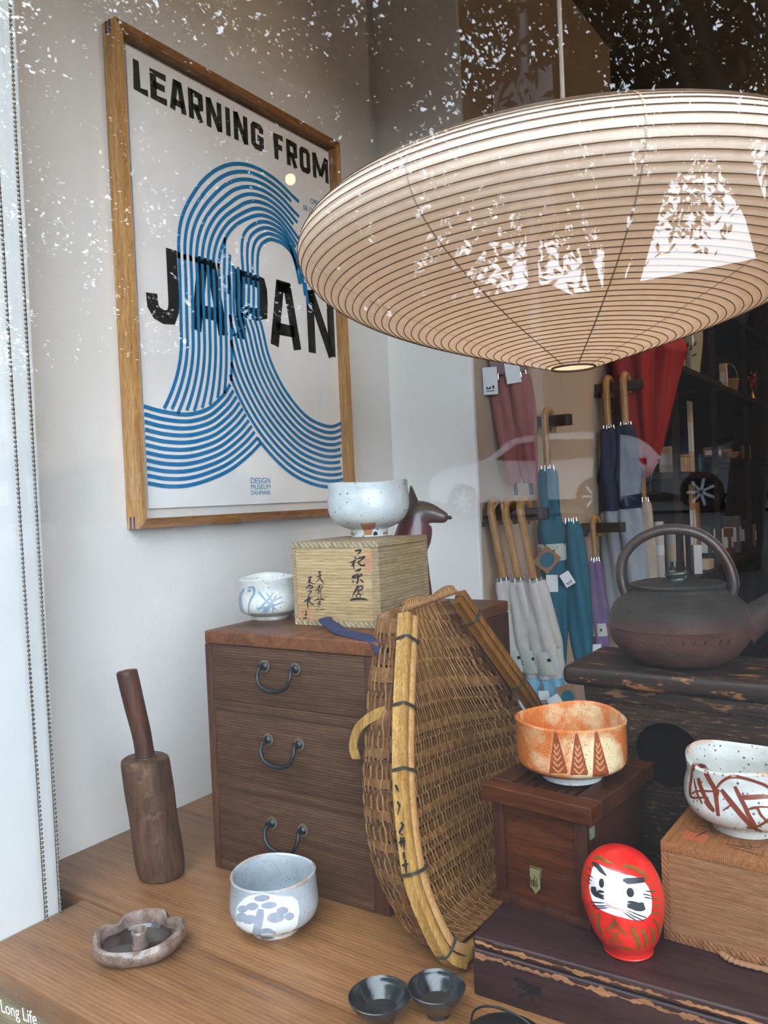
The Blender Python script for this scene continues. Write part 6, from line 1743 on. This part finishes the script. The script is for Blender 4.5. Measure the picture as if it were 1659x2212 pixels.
for s in (-1, 1):
    MB().lathe([(0.0005, 0), (0.006, 0.004), (0.003, 0.012), (0.0005, 0.014)], 10, ax=Matrix.Translation((0.026, s * 0.011, 0.148))).build('ear', M_GG, fg)
MB().lathe([(0.019, -0.004), (0.0205, 0), (0.019, 0.004)], 24, ax=Matrix.Translation((0.022, 0, 0.124)) @ Matrix.Rotation(0.9, 4, 'Y')).build('collar', M_GG, fg)
# middle shelves
boxthing('carton', 'cream carton with a label beside the red umbrella', 'carton', 0.36, 2.545, 0.6065, 0.05, 0.052, 0.095, M_CREAM, extra='label')
boxthing('carton', 'low pale carton beside the tall cream board', 'carton', 0.36, 2.735, 0.6065, 0.055, 0.062, 0.06, M_LWOOD, extra='lid')
boxthing('serving_board', 'tall narrow cream board upright on the middle shelf', 'board', 0.36, 2.90, 0.6065, 0.012, 0.045, 0.29, M_CREAM, extra='label')
can('cup', 'small dark teal lidded cup on the middle shelf', 'cup', 0.365, 3.00, 0.6065, [(0.001, 0), (0.018, 0), (0.020, 0.01), (0.020, 0.062), (0.016, 0.066), (0.001, 0.066)], M_TEALC, ([(0.019, 0.066), (0.019, 0.075), (0.006, 0.08), (0.001, 0.084)], 'lid', M_BLACK))
can('serving_bowl', 'shallow wooden bowl on the far middle shelf', 'bowl', 0.36, 3.66, 0.6725, [(0.001, 0), (0.022, 0), (0.034, 0.014), (0.044, 0.036), (0.041, 0.036), (0.031, 0.016), (0.001, 0.008)], M_LWOOD)
can('canister', 'mustard coloured canister on the far middle shelf', 'canister', 0.36, 4.02, 0.6725, [(0.001, 0), (0.027, 0), (0.028, 0.002), (0.028, 0.066), (0.001, 0.066)], M_MUST, ([(0.0285, 0.066), (0.0285, 0.078), (0.001, 0.079)], 'lid', M_LWOOD))
boxthing('carton', 'brown carton between the bowl and the lidded cup', 'carton', 0.35, 3.32, 0.6725, 0.06, 0.09, 0.05, M_KRAFT, extra='label')
boxthing('carton', 'salmon coloured carton at the back of the far shelf', 'carton', 0.30, 3.86, 0.6725, 0.05, 0.05, 0.06, plain('salmon_card', srgb(206, 130, 104), 0.7), extra='label')
# lower shelf
WPL = plain('white_paper_roll', srgb(206, 196, 186), 0.7)
can('paper_roll', 'slim white upright roll behind the little bottles', 'roll', 0.33, 2.50, 0.2145, [(0.001, 0), (0.016, 0), (0.017, 0.002), (0.017, 0.21), (0.016, 0.212), (0.008, 0.212), (0.008, 0.2), (0.001, 0.2)], WPL, ([(0.0172, 0.09), (0.0175, 0.10), (0.0175, 0.115), (0.0172, 0.125)], 'paper_band', M_TAG))
can('paper_roll', 'thick white upright roll seen through the kettle handle', 'roll', 0.345, 2.655, 0.2145, [(0.001, 0), (0.036, 0), (0.037, 0.002), (0.037, 0.19), (0.035, 0.192), (0.02, 0.192), (0.02, 0.18), (0.001, 0.18)], WPL, ([(0.0373, 0.07), (0.0376, 0.08), (0.0376, 0.11), (0.0373, 0.12)], 'paper_band', M_CREAM))
for j, (sx, lb) in enumerate(((0.372, 'small dark bottle with white label, leftmost of three by the rolls'), (0.392, 'small dark bottle with white label, middle of three by the rolls'), (0.412, 'small dark bottle with white label, rightmost of three by the rolls'))):
    t = thing('bottle', lb, 'bottle', (sx, 2.50, 0.2145), group='dark bottles on the low shelf')
    MB().lathe([(0.001, 0), (0.008, 0), (0.009, 0.002), (0.009, 0.042), (0.007, 0.047), (0.004, 0.05), (0.001, 0.05)], 20).build('glass_body', M_BLK, t)
    MB().lathe([(0.0055, 0.0495), (0.0055, 0.064), (0.001, 0.065)], 16).build('cap', M_BLACK, t)
    MB().lathe([(0.0093, 0.006), (0.0094, 0.007), (0.0094, 0.033), (0.0093, 0.034)], 20).build('label_sticker', M_TAG, t)
boxthing('cutting_board', 'pale upright wooden board against the dark upright', 'board', 0.365, 2.86, 0.2145, 0.014, 0.045, 0.345, M_LWOOD, extra='label')
boxthing('cutting_board', 'amber upright wooden board leaning beside the pale one', 'board', 0.36, 2.955, 0.2145, 0.014, 0.055, 0.27, wood('amber_wood', srgb(140, 84, 36), srgb(176, 112, 54), 'Z'), rz=0.1)
boxthing('carton', 'flat white open carton below the upright boards', 'carton', 0.395, 2.90, 0.2145, 0.05, 0.09, 0.03, M_CREAM, extra='lid')
boxthing('carton', 'white folded card box in front of the thick roll', 'carton', 0.405, 2.72, 0.2145, 0.03, 0.05, 0.11, M_TAG, rz=0.5, extra='label')
for j in range(6):
    y = 3.12 + j * 0.2
    boxthing('book_box', ['dark green', 'black', 'rust brown', 'grey', 'navy', 'tan'][j] + ' slipcase standing on the low shelf', 'box', 0.33, y, 0.2145, 0.10, 0.05, (0.16, 0.2, 0.13, 0.18, 0.15, 0.12)[j], plain('slipcase_%d' % j, (srgb(30, 48, 44), srgb(24, 24, 26), srgb(110, 60, 36), srgb(96, 92, 88), srgb(32, 40, 66), srgb(150, 116, 80))[j], 0.6), extra='label')
# display table further inside
tb = thing('display_table', 'reddish brown wooden table standing deep inside the shop', 'table', (0.62, 3.0, ZF))
MB().box(0.0, 1.3, 0.0, 0.8, 1.02, 1.05, 0.004).build('table_top', M_SB, tb)
for x in (0.03, 1.21):
    for y in (0.03, 0.71):
        MB().box(x, x + 0.06, y, y + 0.06, 0.0, 1.0198, 0.003).build('leg', M_SB, tb)
can('bottle', 'pale stoneware bottle standing on the reddish table', 'bottle', 0.76, 3.12, 0.3005, [(0.001, 0), (0.022, 0), (0.026, 0.02), (0.024, 0.06), (0.012, 0.085), (0.008, 0.10), (0.010, 0.104), (0.001, 0.104)], M_CREAM, ([(0.0085, 0.1045), (0.0085, 0.115), (0.001, 0.116)], 'stopper', M_LWOOD))
can('serving_bowl', 'brown wooden bowl standing on the reddish table', 'bowl', 0.84, 3.3, 0.3005, [(0.001, 0), (0.03, 0), (0.05, 0.02), (0.06, 0.04), (0.057, 0.04), (0.045, 0.02), (0.001, 0.008)], M_LWOOD)

# ------------------------------------------------------------------ colour trims of the finishes
def trim(name, f):
    m = bpy.data.materials.get(name)
    if m is None: return
    nt = m.node_tree; b = nt.nodes.get('Principled BSDF')
    sk = b.inputs['Base Color']
    if sk.is_linked:
        src = sk.links[0].from_socket
        mx = nt.nodes.new('ShaderNodeMix'); mx.data_type = 'RGBA'; mx.blend_type = 'MULTIPLY'
        mx.inputs[0].default_value = 1.0
        nt.links.new(src, mx.inputs[6]); mx.inputs[7].default_value = (*f, 1)
        nt.links.new(mx.outputs[2], sk)
    else:
        c = sk.default_value
        sk.default_value = (c[0] * f[0], c[1] * f[1], c[2] * f[2], 1)
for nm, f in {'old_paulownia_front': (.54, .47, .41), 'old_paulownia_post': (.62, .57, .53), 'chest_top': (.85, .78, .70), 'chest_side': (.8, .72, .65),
              'reddish_brown_wood': (.42, .28, .17), 'reddish_brown_wood_upright': (.52, .36, .27), 'dark_box_side': (.55, .42, .36),
              'cedar_front': (.66, .63, .60), 'cedar_lid': (.74, .68, .60), 'cedar_end_grain': (.72, .66, .60), 'worn_dark_lacquer': (.85, .75, .75),
              'wood_fired_clay': (.72, .62, .56), 'dark_clay_handle': (.62, .56, .52), 'grey_green_lid': (.6, .6, .58),
              'counter_planks': (.88, .88, .90), 'shaded_beige_plaster': (.84, .78, .72), 'pale_bamboo': (.78, .74, .66), 'inner_bamboo': (.8, .76, .7), 'shaded_old_bamboo': (.62, .55, .46),
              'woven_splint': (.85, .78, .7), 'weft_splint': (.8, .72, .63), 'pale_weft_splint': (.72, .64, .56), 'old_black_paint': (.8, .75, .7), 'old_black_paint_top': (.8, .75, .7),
              'poster_paper': (1.4, 1.42, 1.42), 'worn_mallet_wood': (.78, .72, .66), 'handle_wood': (.78, .7, .62), 'dusty_pink_nylon': (.7, .66, .66), 'white_nylon': (.85, .84, .83), 'teal_nylon': (.7, .75, .75), 'navy_nylon': (.55, .55, .6), 'red_nylon': (.75, .6, .6),
              'blond_handle': (.85, .8, .72), 'red_lacquer_paper': (.95, .8, .8), 'dark_shelf_wood': (.6, .55, .5), 'walnut_peg': (.6, .55, .5), 'oak_frame': (1.3, 1.3, 1.25), 'pale_paulownia': (.86, .84, .8), 'pale_paulownia_side': (.9, .88, .84)}.items():
    trim(nm, f)
